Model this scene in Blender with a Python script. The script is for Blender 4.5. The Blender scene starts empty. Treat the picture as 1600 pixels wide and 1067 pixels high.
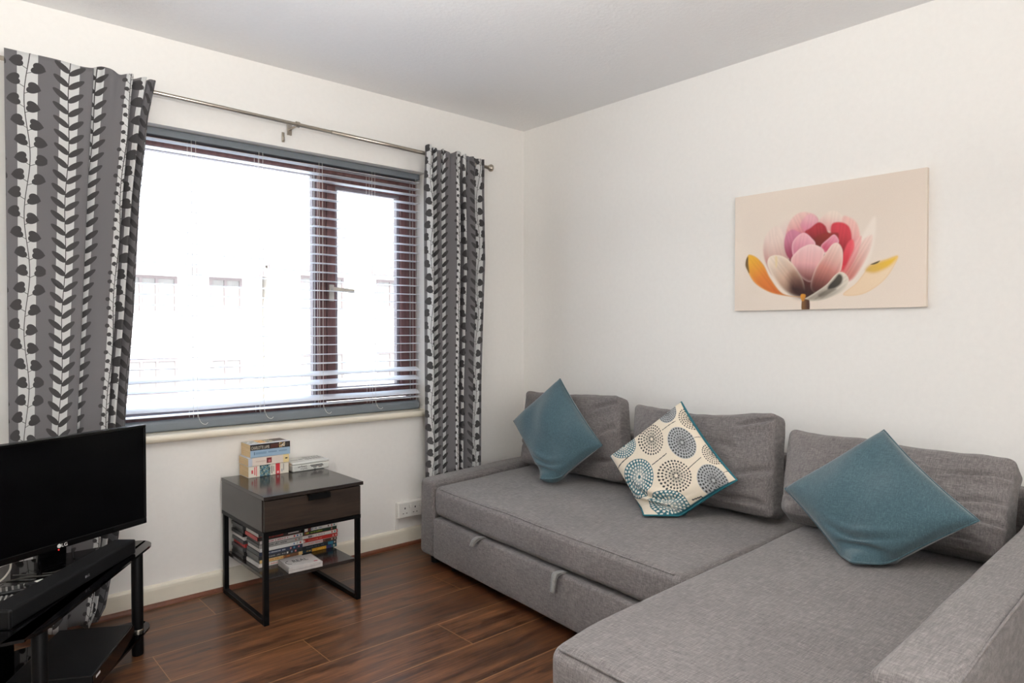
import bpy, math, random
import numpy as np
from mathutils import Vector, noise

random.seed(7)
rng = np.random.default_rng(11)
SC = bpy.context.scene
COL = SC.collection
PI = math.pi


def s2l(c):
    c = np.asarray(c, dtype=float) / 255.0
    return np.where(c <= 0.04045, c / 12.92, ((c + 0.055) / 1.055) ** 2.4)


def rgb(*c):
    return tuple(float(v) for v in s2l(c))


# ------------------------------------------------------------------ objects
def wl(o):
    v = Vector((0, 0, 0))
    while o is not None:
        v += o.location
        o = o.parent
    return v


def tag(o, label, cat, group=None):
    o['label'] = label
    o['category'] = cat
    if group:
        o['group'] = group
    return o


def thing(name, loc, label, cat, group=None):
    o = bpy.data.objects.new(name, None)
    o.empty_display_size = 0.05
    COL.objects.link(o)
    o.location = loc
    return tag(o, label, cat, group)


def mk(name, geo, mat, parent=None, loc=None, smooth=False, cols=None, uv=None, label=None, midx=None):
    """link world-space geometry as one mesh object"""
    V, F = geo
    V = np.asarray(V, dtype=float)
    if parent is not None:
        base = np.array(wl(parent))
    elif loc is not None:
        base = np.array(loc, dtype=float)
    else:
        base = np.zeros(3)
    me = bpy.data.meshes.new(name)
    if isinstance(F, np.ndarray) and F.ndim == 2:
        n = F.shape[0]
        k = F.shape[1]
        me.vertices.add(len(V))
        me.vertices.foreach_set('co', (V - base).ravel().astype(np.float32))
        me.loops.add(n * k)
        me.loops.foreach_set('vertex_index', F.ravel().astype(np.int32))
        me.polygons.add(n)
        me.polygons.foreach_set('loop_start', (np.arange(n) * k).astype(np.int32))
        me.update(calc_edges=True)
    else:
        me.from_pydata((V - base).tolist(), [], [tuple(int(i) for i in f) for f in F])
    me.validate()
    if smooth:
        me.polygons.foreach_set('use_smooth', [True] * len(me.polygons))
    mats = mat if isinstance(mat, (list, tuple)) else [mat]
    for m in mats:
        me.materials.append(m)
    if midx is not None:
        me.polygons.foreach_set('material_index', np.asarray(midx, dtype=np.int32))
    if cols is not None:
        a = me.color_attributes.new('Col', 'FLOAT_COLOR', 'POINT')
        c4 = np.ones((len(V), 4), dtype=np.float32)
        c4[:, :3] = cols
        a.data.foreach_set('color', c4.ravel())
    if uv is not None:
        l = me.uv_layers.new(name='UVMap')
        idx = np.zeros(len(me.loops), dtype=np.int32)
        me.loops.foreach_get('vertex_index', idx)
        l.data.foreach_set('uv', np.asarray(uv, dtype=np.float32)[idx].ravel())
    me.update()
    o = bpy.data.objects.new(name, me)
    COL.objects.link(o)
    if parent is not None:
        o.parent = parent
    else:
        o.location = base
    if label:
        o['label'] = label
    return o


def struct(name, geo, mat, **k):
    o = mk(name, geo, mat, **k)
    if o.parent is None:
        o['kind'] = 'structure'
    return o


# ------------------------------------------------------------------ geometry
def J(*gs):
    V, F, n = [], [], 0
    for v, f in gs:
        V.append(np.asarray(v, dtype=float))
        F += [tuple(int(i) + n for i in q) for q in f]
        n += len(v)
    return np.vstack(V), F


def box(x0, x1, y0, y1, z0, z1):
    V = np.array([(x, y, z) for z in (z0, z1) for y in (y0, y1) for x in (x0, x1)], float)
    F = [(0, 2, 3, 1), (4, 5, 7, 6), (0, 1, 5, 4), (2, 6, 7, 3), (0, 4, 6, 2), (1, 3, 7, 5)]
    return V, F


def axis_samples(L, r, n, k):
    h = L / 2 - r
    e = [h + r * math.tan(PI / 4 * i / k) for i in range(1, k + 1)]
    inner = list(np.linspace(-h, h, n + 1))
    return np.array([-v for v in reversed(e)] + inner + e)


def rbox(sx, sy, sz, r, nx=1, ny=1, nz=1, k=2):
    """rounded box; returns V, F, S (normalised coordinates -1..1)"""
    ax = [axis_samples(sx, r, nx, k), axis_samples(sy, r, ny, k), axis_samples(sz, r, nz, k)]
    L = np.array([sx, sy, sz])
    idx, V, F = {}, [], []

    def vid(p):
        key = (round(p[0], 6), round(p[1], 6), round(p[2], 6))
        if key not in idx:
            idx[key] = len(V)
            V.append(p)
        return idx[key]
    for d in range(3):
        a, b = [(1, 2), (2, 0), (0, 1)][d]
        for s in (-1, 1):
            ids = []
            for u in ax[a]:
                row = []
                for v in ax[b]:
                    p = [0, 0, 0]
                    p[d] = s * L[d] / 2
                    p[a] = u
                    p[b] = v
                    row.append(vid(p))
                ids.append(row)
            for i in range(len(ids) - 1):
                for j in range(len(ids[0]) - 1):
                    q = (ids[i][j], ids[i + 1][j], ids[i + 1][j + 1], ids[i][j + 1])
                    F.append(q if s > 0 else q[::-1])
    V = np.array(V)
    S = V / (L / 2)
    inner = np.clip(V, -(L / 2 - r), L / 2 - r)
    d = V - inner
    n = np.linalg.norm(d, axis=1, keepdims=True)
    n[n == 0] = 1
    return inner + d / n * r, F, S


def bb(c, s, b=0.003, ax=(1, 0, 0), up=(0, 0, 1), k=2):
    """bevelled box in a frame: ax = local x, up = local z"""
    b = min(b, min(s) * 0.49)
    V, F, _ = rbox(s[0], s[1], s[2], b, k=k)
    ex = np.array(ax, float)
    ex /= np.linalg.norm(ex)
    ez = np.array(up, float)
    ez -= ex * (ez @ ex)
    ez /= np.linalg.norm(ez)
    ey = np.cross(ez, ex)
    return np.array(c, float) + V[:, :1] * ex + V[:, 1:2] * ey + V[:, 2:] * ez, F


def bbx(x0, x1, y0, y1, z0, z1, b=0.003):
    return bb(((x0 + x1) / 2, (y0 + y1) / 2, (z0 + z1) / 2), (x1 - x0, y1 - y0, z1 - z0), b)


def tube(pts, r, n=8, closed=False, caps=True):
    P = [Vector(p) for p in pts]
    m = len(P)
    rr = r if isinstance(r, (list, tuple)) else [r] * m
    V, F = [], []
    ref = None
    for i in range(m):
        if closed:
            t = P[(i + 1) % m] - P[i - 1]
        else:
            t = P[min(i + 1, m - 1)] - P[max(i - 1, 0)]
        t.normalize()
        if ref is None:
            ref = Vector((0, 0, 1)) if abs(t.z) < 0.9 else Vector((1, 0, 0))
        a = (ref - t * ref.dot(t)).normalized()
        ref = a
        b = t.cross(a)
        for j in range(n):
            w = 2 * PI * j / n
            V.append(P[i] + (a * math.cos(w) + b * math.sin(w)) * rr[i])
    for i in range(m if closed else m - 1):
        i2 = (i + 1) % m
        for j in range(n):
            j2 = (j + 1) % n
            F.append((i * n + j, i * n + j2, i2 * n + j2, i2 * n + j))
    if not closed and caps:
        F.append(tuple(range(n))[::-1])
        F.append(tuple((m - 1) * n + j for j in range(n)))
    return np.array(V), F


def spline(pts, n=8, closed=False):
    P = [np.array(p, float) for p in pts]
    m = len(P)
    out = []
    for i in range(m if closed else m - 1):
        if closed:
            p0, p1, p2, p3 = P[i - 1], P[i], P[(i + 1) % m], P[(i + 2) % m]
        else:
            p0, p1, p2, p3 = P[max(i - 1, 0)], P[i], P[i + 1], P[min(i + 2, m - 1)]
        for k in range(n):
            t = k / n
            out.append(0.5 * (2 * p1 + (p2 - p0) * t + (2 * p0 - 5 * p1 + 4 * p2 - p3) * t * t + (3 * p1 - p0 - 3 * p2 + p3) * t ** 3))
    if not closed:
        out.append(P[-1])
    return out


def lathe(c, axis, prof, n=20):
    """profile of (distance along axis, radius)"""
    a = Vector(axis).normalized()
    ref = Vector((0, 0, 1)) if abs(a.z) < 0.9 else Vector((1, 0, 0))
    u = (ref - a * ref.dot(a)).normalized()
    v = a.cross(u)
    c = Vector(c)
    V, F = [], []
    for d, r in prof:
        for j in range(n):
            w = 2 * PI * j / n
            V.append(c + a * d + (u * math.cos(w) + v * math.sin(w)) * max(r, 1e-5))
    for i in range(len(prof) - 1):
        for j in range(n):
            j2 = (j + 1) % n
            F.append((i * n + j, i * n + j2, (i + 1) * n + j2, (i + 1) * n + j))
    F.append(tuple(range(n))[::-1])
    F.append(tuple((len(prof) - 1) * n + j for j in range(n)))
    return np.array(V), F


def prism(poly, z0, z1):
    n = len(poly)
    V = [(p[0], p[1], z0) for p in poly] + [(p[0], p[1], z1) for p in poly]
    F = [tuple(range(n))[::-1], tuple(range(n, 2 * n))] + [(i, (i + 1) % n, n + (i + 1) % n, n + i) for i in range(n)]
    return np.array(V, float), F


def grid_faces(nu, nv, flip=False):
    """vertex index = i*nv + j"""
    i, j = np.meshgrid(np.arange(nu - 1), np.arange(nv - 1), indexing='ij')
    a = (i * nv + j).ravel()
    F = np.stack([a, a + nv, a + nv + 1, a + 1], 1)
    return F[:, ::-1].copy() if flip else F


def plate(o, ex, ey, w, h, nu, nv):
    """flat grid from corner o; returns V, F, U, Vv in 0..1"""
    U, W = np.meshgrid(np.linspace(0, 1, nu), np.linspace(0, 1, nv), indexing='ij')
    ex = np.array(ex, float)
    ey = np.array(ey, float)
    P = np.array(o, float) + U.reshape(-1, 1) * w * ex + W.reshape(-1, 1) * h * ey
    return P, grid_faces(nu, nv), U.ravel(), W.ravel()


def text_geo(s, o, ex, ey, w, h, depth=0.0004):
    """lettering fitted into w x h with its lower left corner at o"""
    cu = bpy.data.curves.new('lettering', 'FONT')
    cu.body = s
    cu.extrude = 0.02
    ob = bpy.data.objects.new('lettering', cu)
    COL.objects.link(ob)
    dg = bpy.context.evaluated_depsgraph_get()
    me = bpy.data.meshes.new_from_object(ob.evaluated_get(dg))
    V = np.array([v.co[:] for v in me.vertices])
    F = [tuple(p.vertices) for p in me.polygons]
    bpy.data.objects.remove(ob)
    bpy.data.curves.remove(cu)
    bpy.data.meshes.remove(me)
    mn, mx = V.min(0), V.max(0)
    T = (V - mn) / (mx - mn)
    ex = np.array(ex, float)
    ey = np.array(ey, float)
    ez = np.cross(ex, ey)
    return np.array(o, float) + T[:, :1] * w * ex + T[:, 1:2] * h * ey + T[:, 2:] * depth * ez, F


def wob(V, sc, amp, seed=0.0):
    out = np.array(V, float)
    for i, p in enumerate(out):
        d = noise.noise_vector(Vector((p[0] * sc + seed, p[1] * sc, p[2] * sc - seed)))
        out[i] = p + amp * np.array(d)
    return out


# ------------------------------------------------------------------ node expressions
class X:
    def __init__(s, nt, k):
        s.nt, s.k = nt, k

    def m(s, op, *a):
        n = s.nt.nodes.new('ShaderNodeMath')
        n.operation = op
        for i, v in enumerate((s,) + a):
            if isinstance(v, X):
                s.nt.links.new(v.k, n.inputs[i])
            else:
                n.inputs[i].default_value = v
        return X(s.nt, n.outputs[0])

    def __add__(s, o): return s.m('ADD', o)
    def __radd__(s, o): return s.m('ADD', o)
    def __sub__(s, o): return s.m('SUBTRACT', o)
    def __rsub__(s, o): return (s * -1) + o
    def __mul__(s, o): return s.m('MULTIPLY', o)
    def __rmul__(s, o): return s.m('MULTIPLY', o)
    def __truediv__(s, o): return s.m('DIVIDE', o)
    def floor(s): return s.m('FLOOR')
    def fract(s): return s.m('FRACT')
    def sin(s): return s.m('SINE')
    def abs(s): return s.m('ABSOLUTE')
    def sqrt(s): return s.m('SQRT')
    def max(s, o): return s.m('MAXIMUM', o)
    def min(s, o): return s.m('MINIMUM', o)
    def pw(s, o): return s.m('POWER', o)
    def lt(s, o): return s.m('LESS_THAN', o)
    def gt(s, o): return s.m('GREATER_THAN', o)
    def eq(s, o): return s.m('COMPARE', o, 0.25)


class Mat:
    def __init__(s, name, rough=0.5, **kw):
        s.m = bpy.data.materials.new(name)
        s.m.use_nodes = True
        s.nt = s.m.node_tree
        s.b = s.nt.nodes['Principled BSDF']
        s.b.inputs['Roughness'].default_value = rough
        for k, v in kw.items():
            s.b.inputs[k.replace('_', ' ')].default_value = v

    def new(s, t, **kw):
        n = s.nt.nodes.new(t)
        for k, v in kw.items():
            setattr(n, k, v)
        return n

    def coord(s, which='Object'):
        return s.new('ShaderNodeTexCoord').outputs[which]

    def xyz(s, sock):
        n = s.new('ShaderNodeSeparateXYZ')
        s.nt.links.new(sock, n.inputs[0])
        return [X(s.nt, o) for o in n.outputs]

    def vec(s, x, y, z=0.0):
        n = s.new('ShaderNodeCombineXYZ')
        for i, v in enumerate((x, y, z)):
            if isinstance(v, X):
                s.nt.links.new(v.k, n.inputs[i])
            else:
                n.inputs[i].default_value = v
        return n.outputs[0]

    def noise(s, vec, scale, detail=3.0, rough=0.5, stretch=None):
        if stretch is not None:
            mp = s.new('ShaderNodeMapping')
            mp.inputs['Scale'].default_value = stretch
            s.nt.links.new(vec, mp.inputs['Vector'])
            vec = mp.outputs[0]
        n = s.new('ShaderNodeTexNoise')
        n.inputs['Scale'].default_value = scale
        n.inputs['Detail'].default_value = detail
        n.inputs['Roughness'].default_value = rough
        s.nt.links.new(vec, n.inputs['Vector'])
        return X(s.nt, n.outputs['Fac'])

    def ramp(s, x, stops):
        n = s.new('ShaderNodeValToRGB')
        e = n.color_ramp.elements
        while len(e) < len(stops):
            e.new(0.5)
        for q, (p, c) in zip(e, stops):
            q.position = p
            q.color = (*c, 1) if len(c) == 3 else c
        s.nt.links.new(x.k, n.inputs[0])
        return n.outputs[0]

    def mix(s, f, a, b, mode='MIX'):
        n = s.new('ShaderNodeMix', data_type='RGBA', blend_type=mode)
        for sock, v in ((n.inputs[0], f), (n.inputs[6], a), (n.inputs[7], b)):
            if isinstance(v, X):
                s.nt.links.new(v.k, sock)
            elif isinstance(v, bpy.types.NodeSocket):
                s.nt.links.new(v, sock)
            elif isinstance(v, (int, float)):
                sock.default_value = v
            else:
                sock.default_value = (*v, 1)
        return n.outputs[2]

    def base(s, v):
        if isinstance(v, bpy.types.NodeSocket):
            s.nt.links.new(v, s.b.inputs['Base Color'])
        else:
            s.b.inputs['Base Color'].default_value = (*v, 1)
        return s

    def bump(s, x, strength=0.2, dist=0.002):
        n = s.new('ShaderNodeBump')
        n.inputs['Strength'].default_value = strength
        n.inputs['Distance'].default_value = dist
        s.nt.links.new(x.k, n.inputs['Height'])
        s.nt.links.new(n.outputs[0], s.b.inputs['Normal'])
        return s


def plain(name, c, rough=0.5, var=0.06, scale=30, bump=0.0, **kw):
    m = Mat(name, rough, **kw)
    n = m.noise(m.coord(), scale, 4)
    c = np.array(c, float)
    m.base(m.ramp(n, [(0.3, tuple(c * (1 - var))), (0.7, tuple(np.minimum(c * (1 + var), 1)))]))
    if bump:
        m.bump(n, bump)
    return m.m


def attr_mat(name, rough=0.6, weave=0.0, scale=600, **kw):
    m = Mat(name, rough, **kw)
    a = m.new('ShaderNodeVertexColor', layer_name='Col')
    if weave:
        n = m.noise(m.coord(), scale, 2)
        m.base(m.mix(weave, a.outputs[0], m.ramp(n, [(0.3, (0.35,) * 3), (0.7, (1, 1, 1))]), 'MULTIPLY'))
        m.bump(n, 0.15, 0.001)
    else:
        m.base(a.outputs[0])
    return m.m


# ------------------------------------------------------------------ materials
def wall_mat(name, c, sc, strength):
    m = Mat(name, 0.75)
    n = m.noise(m.coord(), sc, 6, 0.6)
    c = np.array(c, float)
    m.base(m.ramp(n, [(0.25, tuple(c * 0.975)), (0.75, tuple(np.minimum(c * 1.01, 1)))]))
    m.bump(n, strength, 0.003)
    return m.m


M_WALL = wall_mat('wall_paint', rgb(238, 236, 232), 45, 0.08)
M_CEIL = wall_mat('textured_ceiling_paint', rgb(238, 238, 238), 60, 0.5)
M_GLOSSWHITE = plain('cream_gloss_paint', rgb(228, 222, 206), 0.35, 0.03, 12)
M_SILL = plain('cream_sill_paint', rgb(226, 218, 200), 0.3, 0.03, 10)


def floor_mat():
    m = Mat('dark_walnut_laminate', 0.33)
    x, y, z = m.xyz(m.coord())
    W, L = 0.225, 1.2
    t = (-0.035 - y) / W
    row = t.floor()
    ry = t.fract()
    u = (x + 12 - 0.46 - row * 0.455) / L
    col = u.floor()
    rx = u.fract()
    seam = ry.lt(0.012).max(ry.gt(0.992)).max(rx.lt(0.0024))
    pid = (row * 7.31 + col * 3.17).sin() * 43.7
    v = m.vec(x * 1.0 + pid, y * 9 + pid, z)
    g1 = m.noise(v, 2.6, 7, 0.62)
    v2 = m.vec(x * 2.2 + pid, y * 60, z)
    g2 = m.noise(v2, 2.0, 4, 0.6)
    v3 = m.vec(x * 1.6 - pid, y * 5, z)
    knots = m.noise(v3, 3.0, 3, 0.5)
    f = g1 * 0.7 + g2 * 0.3
    wood = m.ramp(f, [(0.30, rgb(34, 21, 15)), (0.44, rgb(70, 44, 29)), (0.55, rgb(106, 68, 43)), (0.70, rgb(150, 102, 66))])
    tone = (pid.fract() * 0.35 + 0.0)
    wood = m.mix(tone, wood, rgb(56, 35, 24))
    dk = m.ramp(knots, [(0.60, (1, 1, 1)), (0.70, (0.42, 0.38, 0.36))])
    wood = m.mix(0.8, wood, dk, 'MULTIPLY')
    m.base(m.mix(seam * 0.75, wood, rgb(150, 112, 72)))  # pale seam tint paints the highlight along the plank bevels
    m.bump(g2 * 0.4 - seam, 0.10, 0.001)
    r = m.ramp(g1, [(0.3, (0.27,) * 3), (0.7, (0.40,) * 3)])
    m.nt.links.new(r, m.b.inputs['Roughness'])
    return m.m


M_FLOOR = floor_mat()


def fabric(name, lo, mid, hi, rough=0.95, slub=1.0, sheen=0.15):
    m = Mat(name, rough)
    m.b.inputs['Sheen Weight'].default_value = sheen
    c = m.coord()
    a = m.noise(c, 1.0, 3, 0.6, (340 * slub, 34 * slub, 340 * slub))
    b = m.noise(c, 1.0, 3, 0.6, (34 * slub, 340 * slub, 70 * slub))
    d = m.noise(c, 900, 2)
    e = m.noise(c, 4, 3)
    f = a * 0.36 + b * 0.36 + d * 0.18 + e * 0.10
    m.base(m.ramp(f, [(0.36, lo), (0.5, mid), (0.64, hi)]))
    m.bump(a * 0.4 + b * 0.4 + d * 0.6, 0.25, 0.0015)
    return m.m


M_SOFA = fabric('grey_linen_upholstery', rgb(76, 72, 72), rgb(107, 102, 101), rgb(138, 132, 130))
M_STRAP = fabric('pale_grey_webbing', rgb(112, 110, 108), rgb(132, 130, 128), rgb(150, 148, 146))
M_TEAL = fabric('teal_chenille', rgb(38, 61, 69), rgb(54, 80, 89), rgb(75, 101, 108), 0.9, 1.3, 0.35)
M_TEALEDGE = plain('teal_cotton_piping', rgb(30, 104, 116), 0.8, 0.1, 200)
M_BLACKMETAL = plain('black_powder_coated_steel', rgb(13, 13, 14), 0.4, 0.1, 80, Specular_IOR_Level=0.12)
M_BLACKPL = plain('black_plastic', rgb(13, 13, 14), 0.45, 0.1, 60, Specular_IOR_Level=0.25)
M_BLACKGLOSS = plain('glossy_black_plastic', rgb(10, 10, 11), 0.12, 0.1, 20, Specular_IOR_Level=0.25)
M_BLACKGLASS = plain('black_tempered_glass', rgb(9, 9, 10), 0.05, 0.1, 10, Specular_IOR_Level=0.25)
M_SCREEN = plain('switched_off_screen', rgb(5, 5, 6), 0.16, 0.05, 5, Specular_IOR_Level=0.12)
M_SPEAKER = plain('black_speaker_cloth', rgb(17, 17, 18), 0.85, 0.25, 500, 0.2, Specular_IOR_Level=0.15)
M_CHROME = plain('brushed_nickel', rgb(178, 170, 158), 0.28, 0.05, 40, Metallic=1.0)
M_WHITEPL = plain('white_plastic', rgb(232, 230, 225), 0.35, 0.02, 20)
M_GREYPL = plain('grey_plastic', rgb(120, 120, 122), 0.5, 0.05, 20)
M_HANDLE = plain('satin_grey_handle', rgb(186, 180, 170), 0.4, 0.03, 30)
M_DARK = plain('dark_slot', rgb(18, 17, 16), 0.8, 0.05, 20)
M_CARD = plain('pale_paper', rgb(226, 224, 216), 0.8, 0.04, 60)
M_PAGES = None
M_BLIND = plain('white_blind_slat', rgb(226, 230, 238), 0.4, 0.02, 15)
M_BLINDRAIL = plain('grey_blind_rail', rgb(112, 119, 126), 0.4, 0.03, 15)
M_CORD = plain('white_blind_cord', rgb(226, 224, 218), 0.8, 0.02, 15)
M_CABLEW = plain('white_cable', rgb(214, 210, 198), 0.5, 0.02, 15)
M_CABLEB = plain('grey_black_cable', rgb(52, 50, 46), 0.35, 0.02, 15)
M_BEADING = plain('brown_floor_beading', rgb(98, 56, 38), 0.4, 0.15, 60)
M_ART = attr_mat('printed_canvas', 0.75, 0.10, 900)
M_PRINT = attr_mat('printed_card', 0.35)
M_PATT = attr_mat('dandelion_print_cotton', 0.9, 0.22, 700)


def wood_dark(name, lo, hi, rough, sc=(4, 60, 60), spec=0.5):
    m = Mat(name, rough, Specular_IOR_Level=spec)
    n = m.noise(m.coord(), 1.0, 5, 0.6, sc)
    m.base(m.ramp(n, [(0.35, lo), (0.65, hi)]))
    return m.m


M_TABLE = wood_dark('black_brown_foil', rgb(34, 30, 28), rgb(47, 41, 38), 0.16, (3, 30, 30), 0.32)
M_DRAWER = wood_dark('dark_brown_drawer_foil', rgb(36, 30, 26), rgb(56, 45, 38), 0.45, (6, 40, 70), 0.3)
M_FRAME = wood_dark('mahogany_window_frame', rgb(88, 58, 58), rgb(112, 78, 76), 0.4, (40, 40, 4))
M_BEAD = plain('grey_glazing_bead', rgb(120, 112, 116), 0.5, 0.05, 30)


def glass_mat():
    m = bpy.data.materials.new('window_glass')
    m.use_nodes = True
    nt = m.node_tree
    nt.nodes.clear()
    out = nt.nodes.new('ShaderNodeOutputMaterial')
    mx = nt.nodes.new('ShaderNodeMixShader')
    tr = nt.nodes.new('ShaderNodeBsdfTransparent')
    gl = nt.nodes.new('ShaderNodeBsdfGlossy')
    lw = nt.nodes.new('ShaderNodeLayerWeight')
    p5 = X(nt, lw.outputs['Facing']).pw(5.0) * 0.6 + 0.03
    tr.inputs[0].default_value = (0.97, 0.98, 0.98, 1)
    gl.inputs['Roughness'].default_value = 0.01
    nt.links.new(p5.k, mx.inputs[0])
    nt.links.new(tr.outputs[0], mx.inputs[1])
    nt.links.new(gl.outputs[0], mx.inputs[2])
    nt.links.new(mx.outputs[0], out.inputs[0])
    return m


M_GLASS = glass_mat()


def pages_mat():
    m = Mat('paperback_pages', 0.9)
    n = m.noise(m.coord(), 1.0, 3, 0.6, (8, 8, 1400))
    m.base(m.ramp(n, [(0.3, rgb(196, 168, 124)), (0.7, rgb(228, 202, 160))]))
    m.bump(n, 0.2, 0.001)
    return m.m


M_PAGES = pages_mat()


def curtain_mat():
    """white stripes with climbing heart leaves, paired leaves and berries"""
    m = Mat('leaf_stripe_curtain_cotton', 0.9)
    m.b.inputs['Sheen Weight'].default_value = 0.1
    uvc = m.coord('UV')
    U, V, _ = m.xyz(uvc)
    P = 0.118
    t = (U - 0.006) / P
    k = t.floor()
    x = (t.fract() - 0.5) * P
    isF = k.eq(1.0).max(k.eq(2.0)).max(k.eq(5.0))
    isB = k.eq(3.0)
    isH = 1.0 - isF.max(isB)
    white = x.abs().lt(isH * 0.029 + isF * 0.027 + isB * 0.0175) * (1.0 - k.eq(5.0))
    sway = ((V + k * 0.37) * 15.0).sin() * 0.0075 * (isH * 0.7 + 0.5)
    xs = x - sway
    ax = xs.abs()
    side = xs.gt(0.0)
    stem = ax.lt(0.0014)
    # hearts
    Ph = 0.067
    jit = ((V / Ph).floor() * 2.7 + side * 1.3 + k)
    vh = ((V + side * 0.012) / Ph).fract() * Ph - 0.0335
    wv = ((((V + side * 0.012) / Ph).floor() * 5.3 + side * 2.1 + k * 1.7).sin())
    dx = ax - 0.033 - wv * 0.005
    dy = vh - wv * 0.006
    rot = 0.20
    b = (dy * math.sin(rot) - dx * math.cos(rot)) / 0.0180
    a = (dx * math.sin(rot) + dy * math.cos(rot)) / 0.0180
    q = a * a + b * b - 1.0
    heart = (q * q * q - a * a * b * b * b).lt(0.0)
    br = (dy + 0.006 + (0.03 - ax) * 0.55).abs().lt(0.0012) * ax.lt(0.026)
    mh = heart.max(br).max(stem)
    # paired leaves
    Pf = 0.050
    vf = ((V + side * 0.008) / Pf).fract() * Pf - 0.007
    al = (ax * math.cos(0.72) + vf * math.sin(0.72)) / 0.058
    ac = vf * math.cos(0.72) - ax * math.sin(0.72)
    wid = (al * (1.0 - al)).max(0.0).sqrt() * 2.0 * 0.0102
    wid = wid * (1.12 - al * 0.28)
    leaf = ac.abs().lt(wid) * al.gt(0.0) * al.lt(1.0)
    mf = leaf.max(stem)
    # berries
    Pb = 0.034
    vb = ((V + side * 0.017) / Pb).fract() * Pb - 0.017
    wb = ((((V + side * 0.017) / Pb).floor() * 4.1 + side * 2.9).sin())
    dbx = ax - 0.0155 - wb * 0.006
    r2 = (dbx * dbx + vb * vb).sqrt()
    berry = r2.lt(0.0080)
    tw = (vb + (0.0155 - ax) * 0.9).abs().lt(0.0012) * ax.lt(0.0155)
    mb = berry.max(tw).max(stem)
    motif = (mh * isH).max(mf * isF).max(mb * isB)
    n = m.noise(uvc, 900, 2)
    base = m.mix(white, rgb(112, 110, 112), rgb(214, 215, 214))
    base = m.mix(motif, base, rgb(66, 64, 65))
    w = m.ramp(n, [(0.3, (0.82,) * 3), (0.7, (1, 1, 1))])
    base = m.mix(1.0, base, w, 'MULTIPLY')
    m.base(base)
    m.bump(n, 0.12, 0.001)
    # thin cotton lets a little daylight through
    tl = m.new('ShaderNodeBsdfTranslucent')
    m.nt.links.new(base, tl.inputs[0])
    mx = m.new('ShaderNodeMixShader')
    mx.inputs[0].default_value = 0.10
    out = m.nt.nodes['Material Output']
    m.nt.links.new(m.b.outputs[0], mx.inputs[1])
    m.nt.links.new(tl.outputs[0], mx.inputs[2])
    m.nt.links.new(mx.outputs[0], out.inputs[0])
    return m.m


M_CURT = curtain_mat()

# ------------------------------------------------------------------ room shell
XW, XE, YS, YN, HC = -3.6, 0.0, -5.0, 0.0, 2.38
WX0, WX1, WZ0, WZ1 = -2.50, -0.722, 0.715, 2.0155
T = 0.25
struct('floor', box(XW - T, XE + T, YS - T, YN + T, -0.12, 0.0), M_FLOOR)
struct('ceiling', box(XW - T, XE + T, YS - T, YN + T, HC, HC + 0.15), M_CEIL)
struct('wall_east', box(XE, XE + T, YS - T, YN + T, 0, HC), M_WALL)
struct('wall_west', box(XW - T, XW, YS - T, YN + T, 0, HC), M_WALL)
struct('wall_south', box(XW, XE, YS - T, YS, 0, HC), M_WALL)
struct('wall_north', J(box(XW, WX0, 0, T, 0, HC), box(WX1, XE, 0, T, 0, HC),
                       box(WX0, WX1, 0, T, 0, WZ0), box(WX0, WX1, 0, T, WZ1, HC)), M_WALL)


def skirting(name, x0, x1, y0, y1, along_x):
    # rounded top edge profile swept along the wall
    prof = [(0.0, 0.0), (0.016, 0.0), (0.016, 0.070), (0.0145, 0.080), (0.010, 0.087), (0.004, 0.090), (0.0, 0.090)]
    V, F = [], []
    n = len(prof)
    for e in (0, 1):
        for d, z in prof:
            V.append((x0 if e == 0 else x1, y0 - d, z) if along_x else (x0 - d, y0 if e == 0 else y1, z))
    for i in range(n):
        F.append((i, (i + 1) % n, n + (i + 1) % n, n + i))
    F += [tuple(range(n))[::-1], tuple(range(n, 2 * n))]
    return struct(name, (np.array(V), F), M_GLOSSWHITE)


skirting('baseboard_north', XW, XE, -0.0, 0, True)
skirting('baseboard_east', XE, XE, YS, YN, False)


def beading(name, p0, p1, nx, ny):
    q = [(0.0, 0.0)] + [(0.016 * math.cos(a), 0.016 * math.sin(a)) for a in np.linspace(0, PI / 2, 6)]
    V, F = [], []
    n = len(q)
    for p in (p0, p1):
        for d, z in q:
            V.append((p[0] + nx * d, p[1] + ny * d, z))
    for i in range(n):
        F.append((i, (i + 1) % n, n + (i + 1) % n, n + i))
    F += [tuple(range(n))[::-1], tuple(range(n, 2 * n))]
    return struct(name, (np.array(V), F), M_BEADING)


beading('trim_1', (XW, -0.016), (XE, -0.016), 0, -1)
beading('trim_2', (-0.016, YS), (-0.016, YN), -1, 0)

# ---- window
win = bpy.data.objects.new('window_1', None)
COL.objects.link(win)
win.location = ((WX0 + WX1) / 2, 0.13, WZ0)
win['kind'] = 'structure'
FY0, FY1 = 0.100, 0.165
MX0, MX1 = -1.315, -1.268
mk('frame', J(bbx(WX0, WX1, FY0, FY1, 1.950, WZ1, .004), bbx(WX0, WX1, FY0, FY1, WZ0, 0.782, .004),
              bbx(WX0, WX0 + 0.06, FY0, FY1, 0.782, 1.950, .004), bbx(WX1 - 0.036, WX1, FY0, FY1, 0.782, 1.950, .004),
              bbx(MX0, MX1, FY0, FY1, 0.782, 1.950, .004)), M_FRAME, win)
SX0, SX1, SZ0, SZ1 = MX1 + 0.006, WX1 - 0.046, 0.790, 1.944
mk('sash', J(bbx(SX0, SX1, FY0 + .006, FY1 + .005, SZ1 - 0.05, SZ1, .005), bbx(SX0, SX1, FY0 + .006, FY1 + .005, SZ0, SZ0 + 0.055, .005),
             bbx(SX0, SX0 + 0.05, FY0 + .006, FY1 + .005, SZ0 + .055, SZ1 - .05, .005),
             bbx(SX1 - 0.055, SX1, FY0 + .006, FY1 + .005, SZ0 + .055, SZ1 - .05, .005)), M_FRAME, win)


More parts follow.
